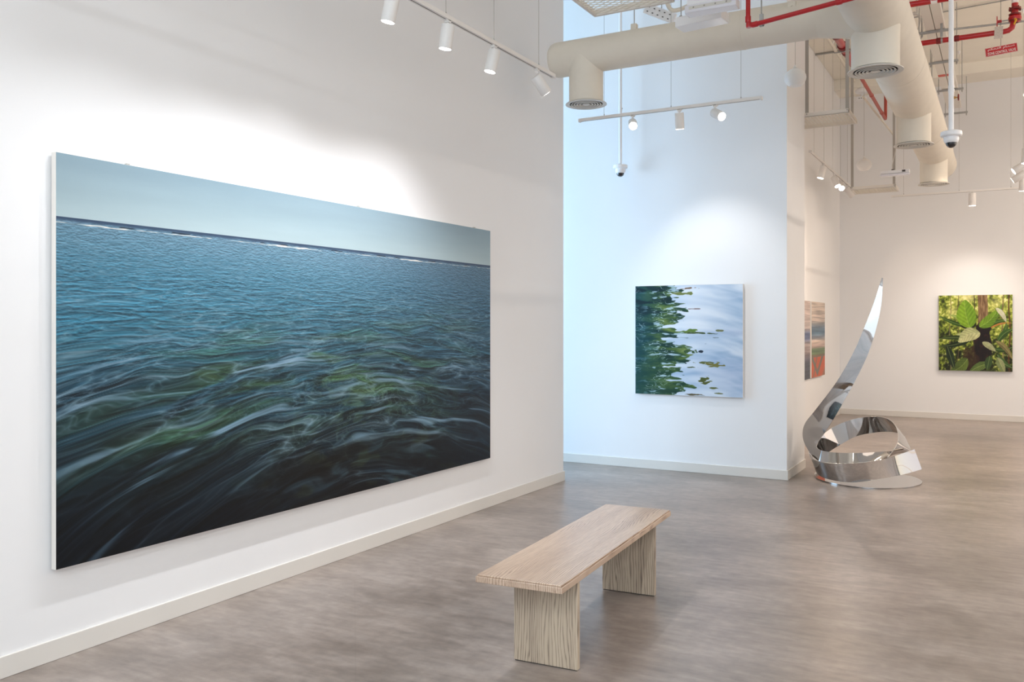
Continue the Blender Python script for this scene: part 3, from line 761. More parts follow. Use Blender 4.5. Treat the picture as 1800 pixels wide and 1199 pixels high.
for y, ax, lab, pw in ((4.10, (-.22, -.05, -1), 'white cylinder spotlight nearest the top edge on the left wall track', PWR),
                   (4.68, (-.16, .0, -1), 'upright white cylinder spotlight under the wire, second from left on the left wall track', PWR),
                   (5.26, (-.20, -.10, -1), 'leaning lit cylinder spotlight between the upright one and the turned away one', PWR),
                   (5.90, tuple(RT * .60 + FW * .34 - UP * .80), 'unlit looking spotlight turned away beside the capped duct end', 12)):
    spot(TX, y, TZ, ax, lab, G1, power=pw * 1.12, color=(.98, .98, 1), size=112, blend=1.0, lens=M_lens)
for k, y in enumerate((1.6, 2.3, 2.9, 3.5)):
    spot(TX, y, TZ, (-.30, -.02, -1), ('first', 'second', 'third', 'fourth')[k] + ' spotlight from the near end of the left wall track, outside the picture', G1, power=PWR * (.10, .25, .55, .85)[k], color=(.95, .97, 1), size=100, blend=1.0)
ta = atY(1018, 212.7, 8.1); tb = atY(1340, 172, 8.1); TZ2 = 3.666
def on2(px): return atY(px, 200, 8.1).x
track((ta.x, 8.1), (tb.x, 8.1), TZ2, [(on2(x) - ta.x) / (tb.x - ta.x) for x in (1062, 1179.6, 1302.5)], 'short white light track hanging in front of the middle wall')
spot(on2(1112), 8.1, TZ2, (.35, -.80, -.42), 'glaring round spotlight facing the viewer at the left of the short track', G2, power=30, size=70, color=(.95, .97, 1), yaw=1)
spot(on2(1194), 8.1, TZ2, (-.02, .20, -1), 'upright cylinder spotlight in the middle of the short track', G2, power=55, size=78, beam=(.04, .62, -1), color=(1, .98, .96), yaw=1)
spot(on2(1257), 8.1, TZ2, (.62, -.55, -.42), 'spotlight tilted sideways showing its lit lens at the right of the short track', G2, power=25, size=70, yaw=1)
TX3, TZ3 = -2.27, 3.90
pa = atX(1424, 266, TX3); pb = atX(1505, 336, TX3)
def on3(px): return atX(px, 300, TX3).y
track((TX3, pa.y), (TX3, pb.y), TZ3, [(on3(x) - pa.y) / (pb.y - pa.y) for x in (1431, 1448.5, 1463.8, 1477.5, 1489.5)], 'white light track receding beside the striped panels')
spot(TX3, on3(1447), TZ3, (-.25, -.12, -1), 'first cylinder spotlight leaning to the wall on the track beside the striped panels', G3, M_lensw, 60, WARM, 80, r=.048, L_=.17)
spot(TX3, on3(1466), TZ3, (.35, -.25, -.75), 'spotlight tilted right with glowing lens, left of the two lit lenses by the striped panels', G3, M_lensw, 40, WARM, 80, r=.048, L_=.17)
spot(TX3, on3(1477), TZ3, (.25, -.72, -.60), 'spotlight facing the viewer, right of the two glowing lenses by the striped panels', G3, M_lensw, 40, WARM, 80, r=.048, L_=.17)
spot(TX3, on3(1489), TZ3, (.55, .35, -.75), 'spotlight turned away, farthest on the track beside the striped panels', G3, M_lensw, 40, WARM, 80, r=.048, L_=.17)
TY4, TZ4 = 15.3, 3.66
ta = atY(1567, 346, TY4); tb4 = .95
def on4(px): return atY(px, 346, TY4).x
track((ta.x, TY4), (tb4, TY4), TZ4, [(on4(x) - ta.x) / (tb4 - ta.x) for x in (1588.5, 1686, 1777)], 'slim light track hanging in front of the far wall')
spot(on4(1709), TY4, TZ4, (0, .03, -1), 'single upright spotlight above the jungle painting on the far track', G4, M_lensw, 90, (1, .88, .76), 84, beam=(0, .55, -1), r=.052, L_=.19, yaw=1)
TX5 = .20
track((TX5, 5.5), (TX5, 14.6), TZ4, [.1, .3, .5, .7, .9], 'white light track at the right edge running toward the far wall')
for y, ax, lab, pw in ((8.25, (-.25, -.3, -.9), 'large near white spotlight cut by the right edge of the picture', 70),
                   (9.5, (0, 0, -1), 'small lit spotlight below the large one at the right edge', 70),
                   (11.7, (-.06, -.03, -1), 'upright spotlight at the top of the cluster at the right edge', 75),
                   (12.5, (-.75, -.1, -.5), 'upper of the two spotlights pointing left at the right edge', 60),
                   (13.3, (-.85, .1, -.5), 'lower of the two spotlights pointing left at the right edge', 60),
                   (14.05, (-.05, .1, -1), 'lowest upright spotlight of the cluster at the right edge', 45)):
    spot(TX5, y, TZ4, ax, lab, G5, M_lensw, pw, WARM, 90, r=.046, L_=.17)

track((TX5, .6), (TX5, 5.2), TZ4, [.1, .5, .9], 'white light track added for the fill spotlights, in line with the right hand one, outside the picture')  # this track and the floor spots below are unseen, added as fill
for k, (y, tx) in enumerate(((1.0, .9), (2.0, .3), (3.0, .9), (4.0, .4), (5.0, .9), (6.2, .5), (7.2, .8))):
    spot(TX5, y, TZ4, (tx, .35, -1), ('first', 'second', 'third', 'fourth', 'fifth', 'sixth', 'seventh')[k] + ' added fill spotlight from the viewer aimed at the open floor on the right', 'added fill spotlights right of the picture', M_lensw, 18 + 11 * k, (1, .97, .94), 110, blend=1.0)

def fill_pendant(x, y, z, power, color, lab, along=(0, 1)):  # unseen pendants added as fill, shining both down and up
    g = thing('fill_pendant', (x, y, z), lab, 'added fill light', 'added fill pendants hung from the ceiling outside the picture', rot=(0, 0, math.atan2(along[1], along[0])))
    m = MB(); m.box((0, 0, .03), (2.4, .07, .06)); m.build('body', M_white, g, bevel=.004)
    m = MB(); m.box((0, 0, -.002), (2.36, .055, .005)); m.build('diffuser', M_lens2, g)
    for s in (-1, 1): m = MB(); m.tube([(s * .9, 0, .06), (s * .9, 0, H - z - .001)], .002, 6); m.build('hanger_wire', M_wire, g)
    l = bpy.data.lights.new('fill_pendant_lamp', 'AREA'); l.shape = 'RECTANGLE'; l.size = 2.36; l.size_y = .10; l.energy = power; l.color = color
    o = bpy.data.objects.new('fill_pendant_lamp', l); COL.objects.link(o); o.parent = g; o.location = (0, 0, -.012)
    l = bpy.data.lights.new('fill_uplight', 'AREA'); l.shape = 'RECTANGLE'; l.size = 2.36; l.size_y = .05; l.energy = power * (.42 if y < 5 else .8); l.color = color
    o = bpy.data.objects.new('fill_uplight', l); COL.objects.link(o); o.parent = g; o.location = (0, 0, .068); o.rotation_euler = (PI, 0, 0)
for x, y, pw, cl, lab in ((-.2, -2.6, 190, (.88, .94, 1), 'added white fill pendant hung behind the viewer, nearest the left wall'), (2.6, -.6, 70, (.90, .95, 1), 'added white fill pendant hung behind the viewer on the right'),
                          (2.8, 3.6, 15, (1, .97, .94), 'added white fill pendant hung over the open floor right of the picture'), (3.0, 8.0, 35, (1, .92, .83), 'added warm fill pendant hung right of the picture beside the sculpture bay'),
                          (3.0, 13.0, 165, (1, .82, .66), 'added warm fill pendant hung in the back room right of the picture')):
    fill_pendant(x, y, 4.9, pw, cl, lab)

# ================================================================ globe pendants
for px, py, zc, lab in ((1398, 137, 8.36, 'nearer white globe pendant speaker hanging before the pillar end'), (1519, 290, 12.4, 'farther small white globe pendant speaker hanging in the back room')):
    p = at(px, py, zc); g = thing('globe_speaker', p, lab, 'speaker', 'globe pendants')
    m = MB(); r = .1; prof = []
    for i in range(0, 19):
        a = PI / 2 - i / 18 * (PI * .80)
        prof.append((max(r * math.cos(a), .001), r * .90 * math.sin(a)))
    prof.append((prof[-1][0] * .96, prof[-1][1] - .004)); prof.append((.001, prof[-1][1]))
    m.lathe(prof, 40); m.build('globe', M_white, g)
    m = MB(); m.lathe([(.018, .094), (.014, .108), (.004, .125)], 16); m.build('cord_grip', M_white, g)
    m = MB(); m.tube([(0, 0, .1), (0, 0, H - p.z - .001)], .002, 6); m.build('cord', M_wire, g)
    m = MB(); m.lathe([(.004, -.06), (.028, -.01), (.03, 0)], 16, Matrix.Translation((0, 0, H - p.z - .001))); m.build('ceiling_rose', M_white, g)

# ================================================================ dome cameras on drop pipes
def dome_cam(p, lab, rp, pm):
    g = thing('security_camera', p, lab, 'security camera', 'dome cameras on drop pipes')
    m = MB(); m.lathe([(.012, .030), (.060, .026), (.078, .018), (.080, .0), (.080, -.012), (.072, -.020), (.058, -.022)], 32); m.build('mount_plate', M_white2, g)
    m = MB(); m.lathe([(.056, -.020), (.057, -.045), (.052, -.062), (.044, -.070)], 32); m.build('camera_body', M_white2, g)
    m = MB(); m.lathe([(.044, -.066)] + [(.042 * math.cos(a), -.070 - .040 * math.sin(a)) for a in [i * PI / 2 / 8 for i in range(8)]] + [(.001, -.110)], 32); m.build('dome', M_dome, g)
    m = MB(); m.tube([(0, 0, .02), (0, 0, H - p[2] - .001)], rp, 20); m.build('drop_pipe', pm, g)
    zc_ = {True: .62, False: .34}[p[1] > 8.5]
    m = MB(); m.tube([(0, 0, zc_), (0, 0, zc_ + .05)], rp * 1.18, 20); m.build('pipe_coupling', pm, g)
    m = MB(); m.box((rp * 1.2, 0, zc_ + .025), (.008, .008, .008)); m.build('set_screw', M_slot, g)
p = atY(1090.5, 293.5, 9.08); dome_cam(p, 'dome security camera on a thin pipe against the middle wall', .018, M_white2)
p = at(1672, 236, 7.07); dome_cam(p, 'near dome security camera on a thick white pipe in front of the main duct', .019, M_white2)

# ================================================================ mesh trays hung on straps
def mesh_panel(x0, x1, y0, y1, z, lab, posts, pitch, hgt=.045, b=.022):
    g = thing('mesh_panel', ((x0 + x1) / 2, (y0 + y1) / 2, z), lab, 'mesh panel', 'expanded metal ceiling trays')
    hx, hy = (x1 - x0) / 2, (y1 - y0) / 2
    m = MB()
    for s in (-1, 1):
        m.box((0, s * (hy - b / 2), 0), (2 * hx, b, .008)); m.box((0, s * (hy - .003), hgt / 2), (2 * hx, .006, hgt))
        m.box((s * (hx - b / 2), 0, 0), (b, 2 * hy - 2 * b, .008)); m.box((s * (hx - .003), 0, hgt / 2), (.006, 2 * hy, hgt))
    m.build('frame', M_canvas, g, smooth=0)
    # diamond lattice clipped to the frame
    m = MB(); ix, iy = hx - b, hy - b; sl = .55
    n = int((2 * iy + 2 * ix * sl) / pitch) + 2
    for s in (-1, 1):
        for i in range(-1, n):
            c0 = -iy - ix * sl + i * pitch            # y = c0 + s*sl*(x) shifted
            xa, xb = -ix, ix; f = lambda x: c0 + sl * (x + 0) * s + (0)
            pts = []
            ts = [-ix, ix]
            for yy in (-iy, iy):
                x = (yy - c0) / (sl * s); ts.append(x)
            ts = sorted(t for t in ts if -ix - 1e-6 <= t <= ix + 1e-6)
            ts = [t for t in ts if -iy - 1e-6 <= f(t) <= iy + 1e-6]
            if len(ts) >= 2 and ts[-1] - ts[0] > .01:
                a, c = Vector((ts[0], f(ts[0]), .003)), Vector((ts[-1], f(ts[-1]), .003))
                d = (c - a); M = Matrix((d.normalized(), Vector((-d.y, d.x, 0)).normalized(), UP)).transposed()
                m.box((a + c) / 2, (d.length, .0042, .004), M)
    tag(m.build('mesh', M_duct, g, smooth=0))
    for sx, sy in posts:
        q = MB(); zt = H - z - .001
        q.box((sx * (hx - .02), sy * (hy - .012), zt / 2 + .004), (.036, .020, zt - .008)); q.build('hanging_strut', M_greyp, g, smooth=0)
        q = MB(); q.lathe([(.008, .0), (.008, .006)], 6, aim((0, 1, 0), (sx * (hx - .02), sy * (hy - .012) - .011, .03))); q.build('bolt', M_grey, g)
mesh_panel(-2.445, -1.88, 4.1, 5.50, 3.70, 'expanded metal mesh tray at the top edge in front of the branch duct', [(1, 1)], .042)
p2 = at(1507, 217, 10.26)
mesh_panel(-2.15, p2.x, p2.y - .62, p2.y, p2.z, 'mesh tray hanging on grey struts beside the pillar end', [(-.45, -1), (1, -1)], .040)
p3 = at(1504, 341.5, 13.8); p3b = at(1582, 337.6, 13.62)
mesh_panel(p3.x, p3b.x, p3.y - .5, p3.y, p3.z, 'far low mesh tray touching the end of the receding light track', [(-1, -1), (1, -1)], .045)

# ================================================================ emergency lights and boxes at the top
p = at(1252, 13, 6.35)
g = thing('emergency_light', p, 'boxy white emergency light with a clear cover and blue print at the top edge', 'emergency light')
m = MB(); m.box((0, 0, .06), (.345, .10, .075)); m.build('body', M_white2, g, bevel=.004)
m = MB(); m.box((0, -.005, -.002), (.375, .11, .060)); m.build('clear_cover', M_clear, g, bevel=.006)
m = MB(); m.box((0, -.061, .002), (.31, .004, .022)); m.build('lamp_slot', M_duct2, g)
for k, x in enumerate((-.12, -.04, .04, .12)):
    q = MB(); q.lathe([(.006, 0), (.003, .004)], 10, aim((0, 1, 0), (x, -.064, .003))); q.build('diode', M_lensoff, g)
for k, (x, w) in enumerate(((.045, .04), (.095, .028), (.13, .024))):
    q = MB(); q.box((x + .01, -.0508, .047), (w, .002, .006)); q.box((x + .01, -.0508, .057), (w * .8, .002, .004)); q.build('blue_lettering', M_blue, g, smooth=0)
for x in (-.14, .14):
    q = MB(); q.tube([(x, 0, .09), (x, 0, H - p.z - .001)], .004, 8); q.build('hanger_rod', M_grey, g)
p = at(1234, 36, 6.75)
g = thing('junction_box', p, 'plain white box hanging just below the emergency light before the duct', 'junction box', rot=(0, 0, R(-6)))
m = MB(); m.box((0, 0, 0), (.375, .16, .075)); m.build('box_body', M_white2, g, bevel=.004)
m = MB(); m.box((0, 0, .039), (.35, .14, .004)); m.build('lid', M_paper, g)
for x in (-.16,):
    q = MB(); q.tube([(x, -.03, .035), (x, -.03, H - p.z - .001)], .0045, 8); q.build('hanger_rod', M_grey, g)
    q = MB(); q.box((x, -.03, .05), (.02, .02, .02)); q.build('nut', M_grey, g)
p = at(1573.5, 304.5, 11.9)
g = thing('emergency_light', p, 'slim white emergency light bar hanging on a cord in the back room', 'emergency light')
m = MB(); m.box((0, 0, .018), (.36, .07, .042)); m.build('body', M_white2, g, bevel=.005)
m = MB(); m.box((0, 0, -.022), (.37, .085, .030)); m.build('clear_cover', M_clear, g, bevel=.006)
m = MB(); m.box((.11, -.037, .020), (.04, .006, .026)); m.build('indicator_window', M_slot, g)
cz = H - p.z - .001
m = MB(); m.tube(smooth_path([(-.03, 0, .035), (-.035, 0, .12), (.01, 0, .35), (.02, 0, .8), (.02, 0, cz)], 6), .005, 8); m.build('cord', M_cable, g)
m = MB(); m.box((-.03, 0, .045), (.03, .03, .02)); m.build('cord_gland', M_slot, g)

# ================================================================ red fire pipes
def pipe(name, pts, r, mt, lab, cat='pipe', n=16, extra=None, group=None):
    o0 = Vector(pts[len(pts) // 2]); g = thing(name, o0, lab, cat, group)
    m = MB(); m.tube([Vector(p) - o0 for p in pts], r, n); m.build('pipe_run', mt, g)
    return g
def sleeve(g, p, d, r, l, mt, name='coupling'):
    m = MB(); p = Vector(p) - g.location; d = Vector(d).normalized(); m.tube([p - d * l / 2, p - d * l * .4, p + d * l * .4, p + d * l / 2], [r * .92, r, r, r * .92], 16); return m.build(name, mt, g)
P0 = atZ(1315, 46, 3.78); P1 = atZ(1475, 3, 3.78); d = (P1 - P0).normalized(); P2 = P1 + d * .10
g = pipe('fire_pipe', [P0 + Vector((0, 0, H - 3.781)), P0 + Vector((0, 0, .05)), P0 + Vector((0, 0, .02)) + d * .008, P0 + d * .03, P0 + d * .06, P1, P2, P2 + d * .25],
         .017, M_red, 'thin bright red pipe dropping and bending right in front of the branch duct')
sleeve(g, P0 + Vector((0, 0, .05)), (0, 0, 1), .021, .045, M_red); sleeve(g, P0 + d * .055, d, .021, .045, M_red); sleeve(g, P1, d, .021, .04, M_red)
m = MB(); m.lathe([(.019, -.02), (.021, 0), (.019, .02)], 16, Matrix.Translation(P0 + Vector((0, 0, .008)) + d * .006 - g.location)); m.build('elbow', M_red, g)
C = atZ(1338.5, 42, 3.78)
m = MB(); m.tube([C - g.location + Vector((0, 0, .02)), C - g.location + Vector((0, 0, H - 3.781))], .005, 8); m.build('hanger_rod', M_grey, g)
m = MB(); M = aim(d, C - g.location); m.lathe([(.020, -.012), (.0215, -.011), (.0215, .011), (.020, .012)], 20, M, close=False); m.box(C - g.location + Vector((0, 0, .045)), (.028, .018, .05)); m.build('pipe_clamp', M_grey, g)

def hpipe(y, z, xa, xb, r, mt, lab): return pipe('fire_pipe', [(xa, y, z), ((xa + xb) / 2, y, z), (xb, y, z)], r, mt, lab)
# long pipe to the zone valve
zv = 4.90; A = atZ(1617, 76.7, zv); yv = A.y; E = atY(1776, 58, yv)
g = pipe('fire_pipe', [(A.x - .3, yv, zv), (A.x, yv, zv), (E.x - .06, yv, zv), (E.x - .02, yv, zv + .005), (E.x + .015, yv, zv + .03), (E.x + .03, yv, zv + .09)], .030, M_red,
         'long dark red pipe passing behind the main duct and bending up into the valve')
for px in (1650, 1682): q = atY(px, 70, yv); sleeve(g, (q.x, yv, zv), (1, 0, 0), .036, .05, M_redd)
q = atY(1655, 70, yv)
m = MB(); m.box(Vector((q.x, yv, (H + zv) / 2 + .02)) - g.location, (.028, .006, H - zv - .04)); m.build('hanger_strap', M_grey, g)
m = MB(); M = aim((1, 0, 0), Vector((q.x, yv, zv)) - g.location); m.lathe([(.031, -.014), (.034, -.013), (.034, .013), (.031, .014)], 20, M, close=False); m.build('pipe_clamp', M_grey, g)
# valve station
vb = Vector((E.x + .045, yv, zv + .11))
g = thing('zone_valve', vb, 'red flanged valve with handwheel and yellow lever above the red sign', 'valve')
m = MB(); m.tube([(0, 0, -.03), (0, 0, H - vb.z - .001)], .034, 20); m.build('riser_pipe', M_red, g)
m = MB(); m.tube([(0, 0, .19), (0, 0, .24)], .0352, 20); m.build('white_band', M_signw, g)
for z in (-.015, .052, .115): m = MB(); m.tube([(0, 0, z), (0, 0, z + .02)], .062, 24); m.build('flange', M_redd, g)
for k in range(6):
    a = k * PI / 3 + .2
    m = MB(); m.tube([(.052 * math.cos(a), .052 * math.sin(a), .102), (.052 * math.cos(a), .052 * math.sin(a), .15)], .008, 6); m.build('flange_bolt', M_redd, g)
m = MB(); m.lathe([(.030, -.03), (.052, -.02), (.066, .01), (.066, .035), (.048, .06), (.034, .08)], 20); m.build('valve_body', M_red, g)
m = MB(); m.tube([(-.05, 0, .012), (-.16, 0, .012)], .008, 10); m.build('valve_stem', M_grey, g)
m = MB(); m.tube([(-.13, 0, .012), (-.17, 0, .012)], .016, 12); m.lathe([(.050, -.006), (.062, -.004), (.062, .004), (.050, .006)], 24, aim((1, 0, 0), (-.175, 0, .012)), close=False)
for k in range(4):
    a = k * PI / 2 + .4; m.tube([(-.175, 0, .012), (-.175, .055 * math.cos(a), .012 + .055 * math.sin(a))], .006, 6)
m.build('handwheel', M_red, g)
m = MB(); m.tube([(0, -.06, -.005), (.01, -.085, -.02), (-.01, -.10, -.075)], [.014, .012, .008], 8); m.build('lever', M_yellow, g)
m = MB(); m.box((-.16, -.05, -.125), (.085, .004, .135), Matrix.Rotation(R(3), 3, 'Y')); m.build('paper_tag', M_paper, g, smooth=0)
m = MB(); m.tube([(-.15, -.05, -.06), (-.14, -.01, .0)], .002, 6); m.build('tag_string', M_wire, g)
# the sign under it
zs = 10.0; sa = at(1731.7, 86, zs); sb = at(1788.3, 75, zs - .12); sc_ = (at(1732.8, 100.5, zs) + at(1788.3, 89.4, zs - .12) + sa + sb) / 4
W_ = (sb - sa).length; Hs = .097
ux = (sb - sa).normalized(); yy_ = Vector((ux.y, -ux.x, 0)).normalized(); uz = ux.cross(yy_) * -1
if uz.z < 0: uz = -uz
MS = Matrix((ux, -yy_, uz)).transposed()      # local x along the sign, -y toward the viewer, z up
g = thing('sign', sc_, 'small red hanging sign with white Arabic and English lettering reading ZONE CONTROL VALVE', 'sign')
g.rotation_euler = MS.to_euler()
m = MB(); m.box((0, 0, 0), (W_, .004, Hs)); m.build('sign_plate', M_signred, g, smooth=0)
m = MB()
for s in (-1, 1): m.box((0, -.003, s * (Hs / 2 - .003)), (W_ - .004, .002, .0022)); m.box((s * (W_ / 2 - .003), -.003, 0), (.0022, .002, Hs - .004))
m.build('white_border', M_signw, g, smooth=0)
inv = MS.inverted()
m = MB(); m.tube([Vector((0, 0, Hs / 2)), Vector((0, 0, Hs / 2)) + inv @ Vector((0, 0, H - sc_.z - .06))], .0022, 6); m.build('hanging_wire', M_slot, g)
def letters(txt, name, parent, w, h, cx, cz, y=-.0035):
    cu = bpy.data.curves.new(name, 'FONT'); cu.body = txt; cu.extrude = .0008; cu.size = 1; cu.offset = .012
    o = bpy.data.objects.new(name, cu); COL.objects.link(o)
    bpy.context.view_layer.update(); dg = bpy.context.evaluated_depsgraph_get()
    me = bpy.data.meshes.new_from_object(o.evaluated_get(dg)); bpy.data.objects.remove(o)
    n = len(me.vertices)
    if n == 0: return None
    co = np.zeros(n * 3, np.float32); me.vertices.foreach_get('co', co); co = co.reshape(-1, 3)
    mn, mx = co.min(0), co.max(0); s = np.array([w / (mx[0] - mn[0]), h / (mx[1] - mn[1])])
    out = np.stack([(co[:, 0] - (mn[0] + mx[0]) / 2) * s[0] + cx, -co[:, 2] + y, (co[:, 1] - (mn[1] + mx[1]) / 2) * s[1] + cz], 1)
    me.vertices.foreach_set('co', out.astype(np.float32).ravel()); me.update()
    me.materials.clear(); me.materials.append(M_signw)
    o = bpy.data.objects.new(name, me); COL.objects.link(o); o.parent = parent
    return o
letters('ZONE CONTROL VALVE', 'english_lettering', g, W_ * .88, .030, 0, -.020)
AR = '\ufee2\ufedc\ufea4\ufe98\ufedf\ufe8d \ufee1\ufe8e\ufee4\ufebb'
letters(AR, 'arabic_lettering', g, W_ * .84, .034, 0, .023)
# second pipe above, cut by the top edge
zq = 4.88; A = atZ(1600, 8, zq)
g = hpipe(A.y, zq, A.x - .2, A.x + 1.2, .029, M_red, 'red pipe crossing the top edge right of the main duct with a small white label')
q = atY(1642, 2, A.y); m = MB(); m.tube([Vector((q.x - .03, A.y, zq)) - g.location, Vector((q.x + .03, A.y, zq)) - g.location], .0297, 20); m.build('label_band', M_signw, g)
m = MB()
for k in range(4): m.box(Vector((q.x - .018 + k * .012, A.y - .0295, zq - .004)) - g.location, (.008, .002, .012))
m.build('label_print', M_signred, g, smooth=0)
# pipe running away on the left of the main duct
zl = 4.90; A = atZ(1478, 76, zl); xl = A.x; yend = atX(1556, 205, xl).y
ymid = atX(1500, 112, xl).y
g = thing('fire_pipe', (xl, ymid, zl), 'thick coupled red pipe receding left of the main duct and thinning beyond the outlet', 'pipe')
m = MB(); m.tube(rel(g, (xl, 9.6, zl), (xl, ymid, zl)), .042, 20); m.build('pipe_run', M_red, g)
m = MB(); m.tube(rel(g, (xl, ymid - .03, zl), (xl, ymid + .10, zl)), [.045, .030], 20); m.build('reducer', M_redd, g)
m = MB(); m.tube(rel(g, (xl, ymid + .05, zl), (xl, yend, zl), (xl, yend + .03, zl + .005), (xl, yend + .045, zl + .03), (xl, yend + .05, zl + .07), (xl, yend + .05, H - .001)), .024, 16); m.build('pipe_run', M_pink, g)
for px, rr in ((1470, .052), (1481, .056), (1487, .050)):
    y = atX(px, 90, xl).y; sleeve(g, (xl, y, zl), (0, 1, 0), rr, .08, M_redd)
for px in (1532, 1550): y = atX(px, 180, xl).y; sleeve(g, (xl, y, zl), (0, 1, 0), .029, .07, M_pink)
y = atX(1482, 86, xl).y
for k, dx in enumerate((-.07, .07)):
    m = MB(); m.tube(rel(g, (xl + dx, y, zl - .01), (xl + dx, y, H - .001)), .005, 8); m.build('hanger_rod', M_grey, g)
m = MB(); m.tube(rel(g, (xl - .1, y, zl - .055), (xl + .1, y, zl - .055)), .008, 8); m.build('hanger_bar', M_grey, g)

# ================================================================ trunking on trapeze hangers
tz = 5.10; xa, xb = -.84, -.63
g = thing('cable_trunking', ((xa + xb) / 2, 11, tz), 'pair of cream trunking runs on hung struts receding right of the main duct', 'cable trunking')
for x0, x1_, k in ((xa, xa + .10, 0), (xa + .108, xb, 1)):
    m = MB(); m.span(tuple(rel(g, (x0, 8.6, tz))[0]), tuple(rel(g, (x1_, 15.9, tz + .06))[0])); m.build('trunking_run', M_canvas, g, bevel=.003)
def ysup(py): return atX(1665, py, -.62).y
sup = []
for py in (55, 109, 158, 199):
    zc_ = F_PX * (tz - .02 - EYE) / (HOR - py); kx = ( (-.70) / zc_ + math.sin(YAW)) / math.cos(YAW); sup.append(zc_ * (math.cos(YAW) + kx * math.sin(YAW)))
for y in sup:
    m = MB(); m.span(tuple(rel(g, (xa - .06, y - .015, tz - .032))[0]), tuple(rel(g, (xb + .08, y + .015, tz - .002))[0])); m.build('cross_strut', M_grey, g, bevel=.003)
    for x in (xa - .04, xb + .06):
        m = MB(); m.tube(rel(g, (x, y, tz - .07), (x, y, H - .001)), .0055, 8); m.build('threaded_rod', M_grey, g)
        m = MB(); m.lathe([(.012, -.006), (.012, .006)], 6, Matrix.Translation(rel(g, (x, y, tz - .048))[0])); m.build('nut', M_grey, g)
def ypt(px, py, z): return atZ(px, py, z).y
y = ypt(1665, 132, tz - .001)
for x0, x1_ in ((xa + .004, xa + .096), (xa + .112, xb - .004)):
    m = MB(); m.span(tuple(rel(g, (x0, y - .06, tz - .0015))[0]), tuple(rel(g, (x1_, y + .06, tz + .0005))[0])); m.build('red_sticker', mat('red_sticker', (196, 84, 70), .6, var=.5, vs=60), g, smooth=0)
pv = at(1683, 171, 11.6)
g = thing('gate_valve', pv, 'small brass gate valve with dark red wheel beside the thick camera pipe', 'valve')
m = MB(); m.tube([(-.055, 0, 0), (-.02, 0, 0)], [.022, .014], 12); m.build('valve_body', M_brass, g)
m = MB(); m.tube([(-.04, 0, 0), (.012, 0, 0)], .007, 8); m.build('valve_stem', M_brass, g)
m = MB()
for k in range(6):
    a = k * PI / 3; m.tube([(.012, 0, 0), (.012, .036 * math.cos(a), .036 * math.sin(a))], .006, 6)
m.tube([(.012, .036 * math.cos(t * PI / 8), .036 * math.sin(t * PI / 8)) for t in range(16)], .009, 8, closed=True); m.build('handwheel', M_redd, g)
m = MB(); m.tube([(-.045, 0, 0), (-.045, 0, H - pv.z - .001)], .012, 12); m.build('supply_pipe', M_duct, g)

# ================================================================ conduits, cables and strips near the ceiling
def conduit(pts, r, mt, lab, cat='conduit', name='conduit', clips=()):
    g = pipe(name, pts, r, mt, lab, cat, 10)
    for c in clips:
        m = MB(); m.box(Vector(c) - g.location, (.03, .03, .02)); m.build('saddle_clip', M_grey, g)
    return g
a = atZ(1620, 58, 5.25); b = atZ(1800, 37, 5.25); d = b - a
conduit([a - d * .2, a + d * .5, b + d * .8], .013, M_grey, 'grey conduit crossing behind the zone valve just above the long red pipe', clips=[a + d * .1, a + d * .6])
a = atZ(1680, 17, H - .02); b = atZ(1770, 0, H - .02); d = b - a
conduit([a - d * .9, a + d * .5, b + d], .008, M_grey, 'thin grey conduit on the ceiling at the top right edge')
a = atZ(1424, 98, H - .02); b = atZ(1490, 88, H - .02); d = b - a
conduit([a - d * .2, a + d * .5, b + d * .1], .014, M_grey, 'grey conduit on the ceiling between the pillar and the thick red pipe')
a = atZ(1447, 55, H - .06); b = atZ(1506, 149, H - .06); d = b - a
conduit([a - d * .4, a + d * .5, b], .022, M_duct, 'cream pipe slanting away on the ceiling left of the thick red pipe', clips=[a + d * .3])
a = atZ(1517, 170, 5.0); b = atY(1573, 240, BY - .03)
conduit([a, (a + b) / 2, b], .016, M_duct, 'pale drain pipe sloping down behind the second duct outlet')
pd = atY(1515, 160, BY - .78)
g = thing('smoke_detector', pd, 'white detector unit under the far beam beside the hanging strut', 'detector')
m = MB(); m.lathe([(.05, -.05), (.10, -.03), (.11, .0), (.10, .02), (.06, .05)], 24); m.build('detector_body', M_white2, g)
m = MB(); m.tube([(0, 0, .04), (0, 0, H - pd.z - .001)], .014, 10); m.build('stem', M_white2, g)
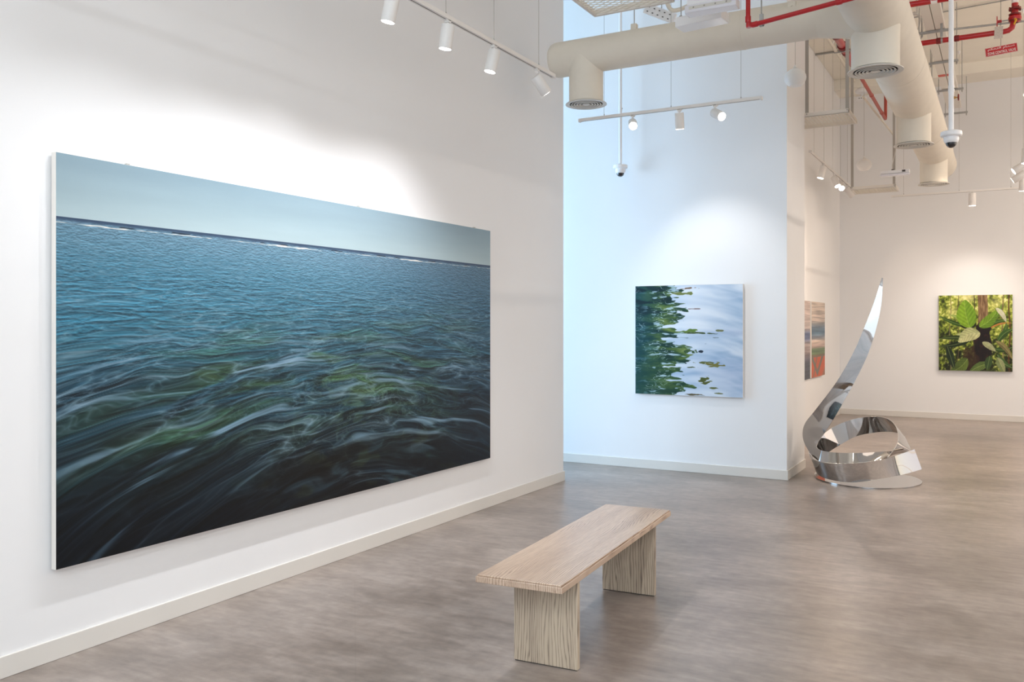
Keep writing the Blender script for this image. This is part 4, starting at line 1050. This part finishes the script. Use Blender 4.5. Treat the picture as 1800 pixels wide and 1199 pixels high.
m = MB(); m.box((0, -.02, -.14), (.15, .10, .07)); m.tube([(0, 0, -.12), (0, 0, -.04)], .02, 10); m.build('head_unit', M_white2, g, bevel=.015)
for k in (-1, 0, 1): q = MB(); q.box((k * .032, -.071, -.135), (.018, .004, .012)); q.build('vent_slot', M_slot, g)
# flexible cable loops
for k, (cx_, cy_, rr) in enumerate(((1608, 48, .10), (1606, 52, .13), (1607, 40, .08))):
    c = at(cx_, cy_, 10.7 + .16 * k); pts = [c + Vector((rr * .8 * math.cos(t * PI / 10), .012 * math.sin(t), rr * 1.6 * math.sin(t * PI / 10))) for t in range(20)]
    g = thing('cable_coil', c, ('coil of pale cable hanging beside the main duct near the top, innermost loop', 'coil of pale cable hanging beside the main duct near the top, widest loop', 'small top loop of pale cable beside the main duct')[k], 'cable', 'cable coils beside the main duct')
    m = MB(); m.tube([p - c for p in pts], .010, 8, closed=True); m.tube([(rr * .3, 0, rr * 1.5), (rr * .3, 0, H - c.z - .001)], .005, 6); m.build('cable_loop', M_cable, g)
# perforated strip and flexible conduit behind the first mesh tray
c = at(1160, 24, 8.7)
g = thing('perforated_strip', c, 'perforated pale metal strip slanting above the branch duct before the blue lit wall', 'metal strip', rot=(0, R(28), 0))
m = MB(); m.box((0, 0, 0), (.34, .03, .10)); m.build('channel', M_white2, g, smooth=0)
for i in range(5):
    for j in (-1, 1): q = MB(); q.box((-.13 + i * .06, -.016, j * .022), (.016, .004, .009)); q.build('slot_hole', M_slot, g, smooth=0)
m = MB(); m.tube([(0, 0, .04), (Matrix.Rotation(R(-28), 3, 'Y') @ Vector((0, 0, H - c.z - .001)))], .005, 6); m.build('hanger_rod', M_grey, g)
c = at(1190, 14, 8.2)
conduit(smooth_path([at(1174, -120, 8.2), at(1173, -10, 8.2), at(1174, 8, 8.2), at(1181, 18, 8.2), at(1194, 17, 8.2), at(1212, 10, 8.2), at(1236, 4, 8.1)], 8), .020, M_duct,
        'grey flexible conduit bending beside the white junction box', name='flexible_conduit')
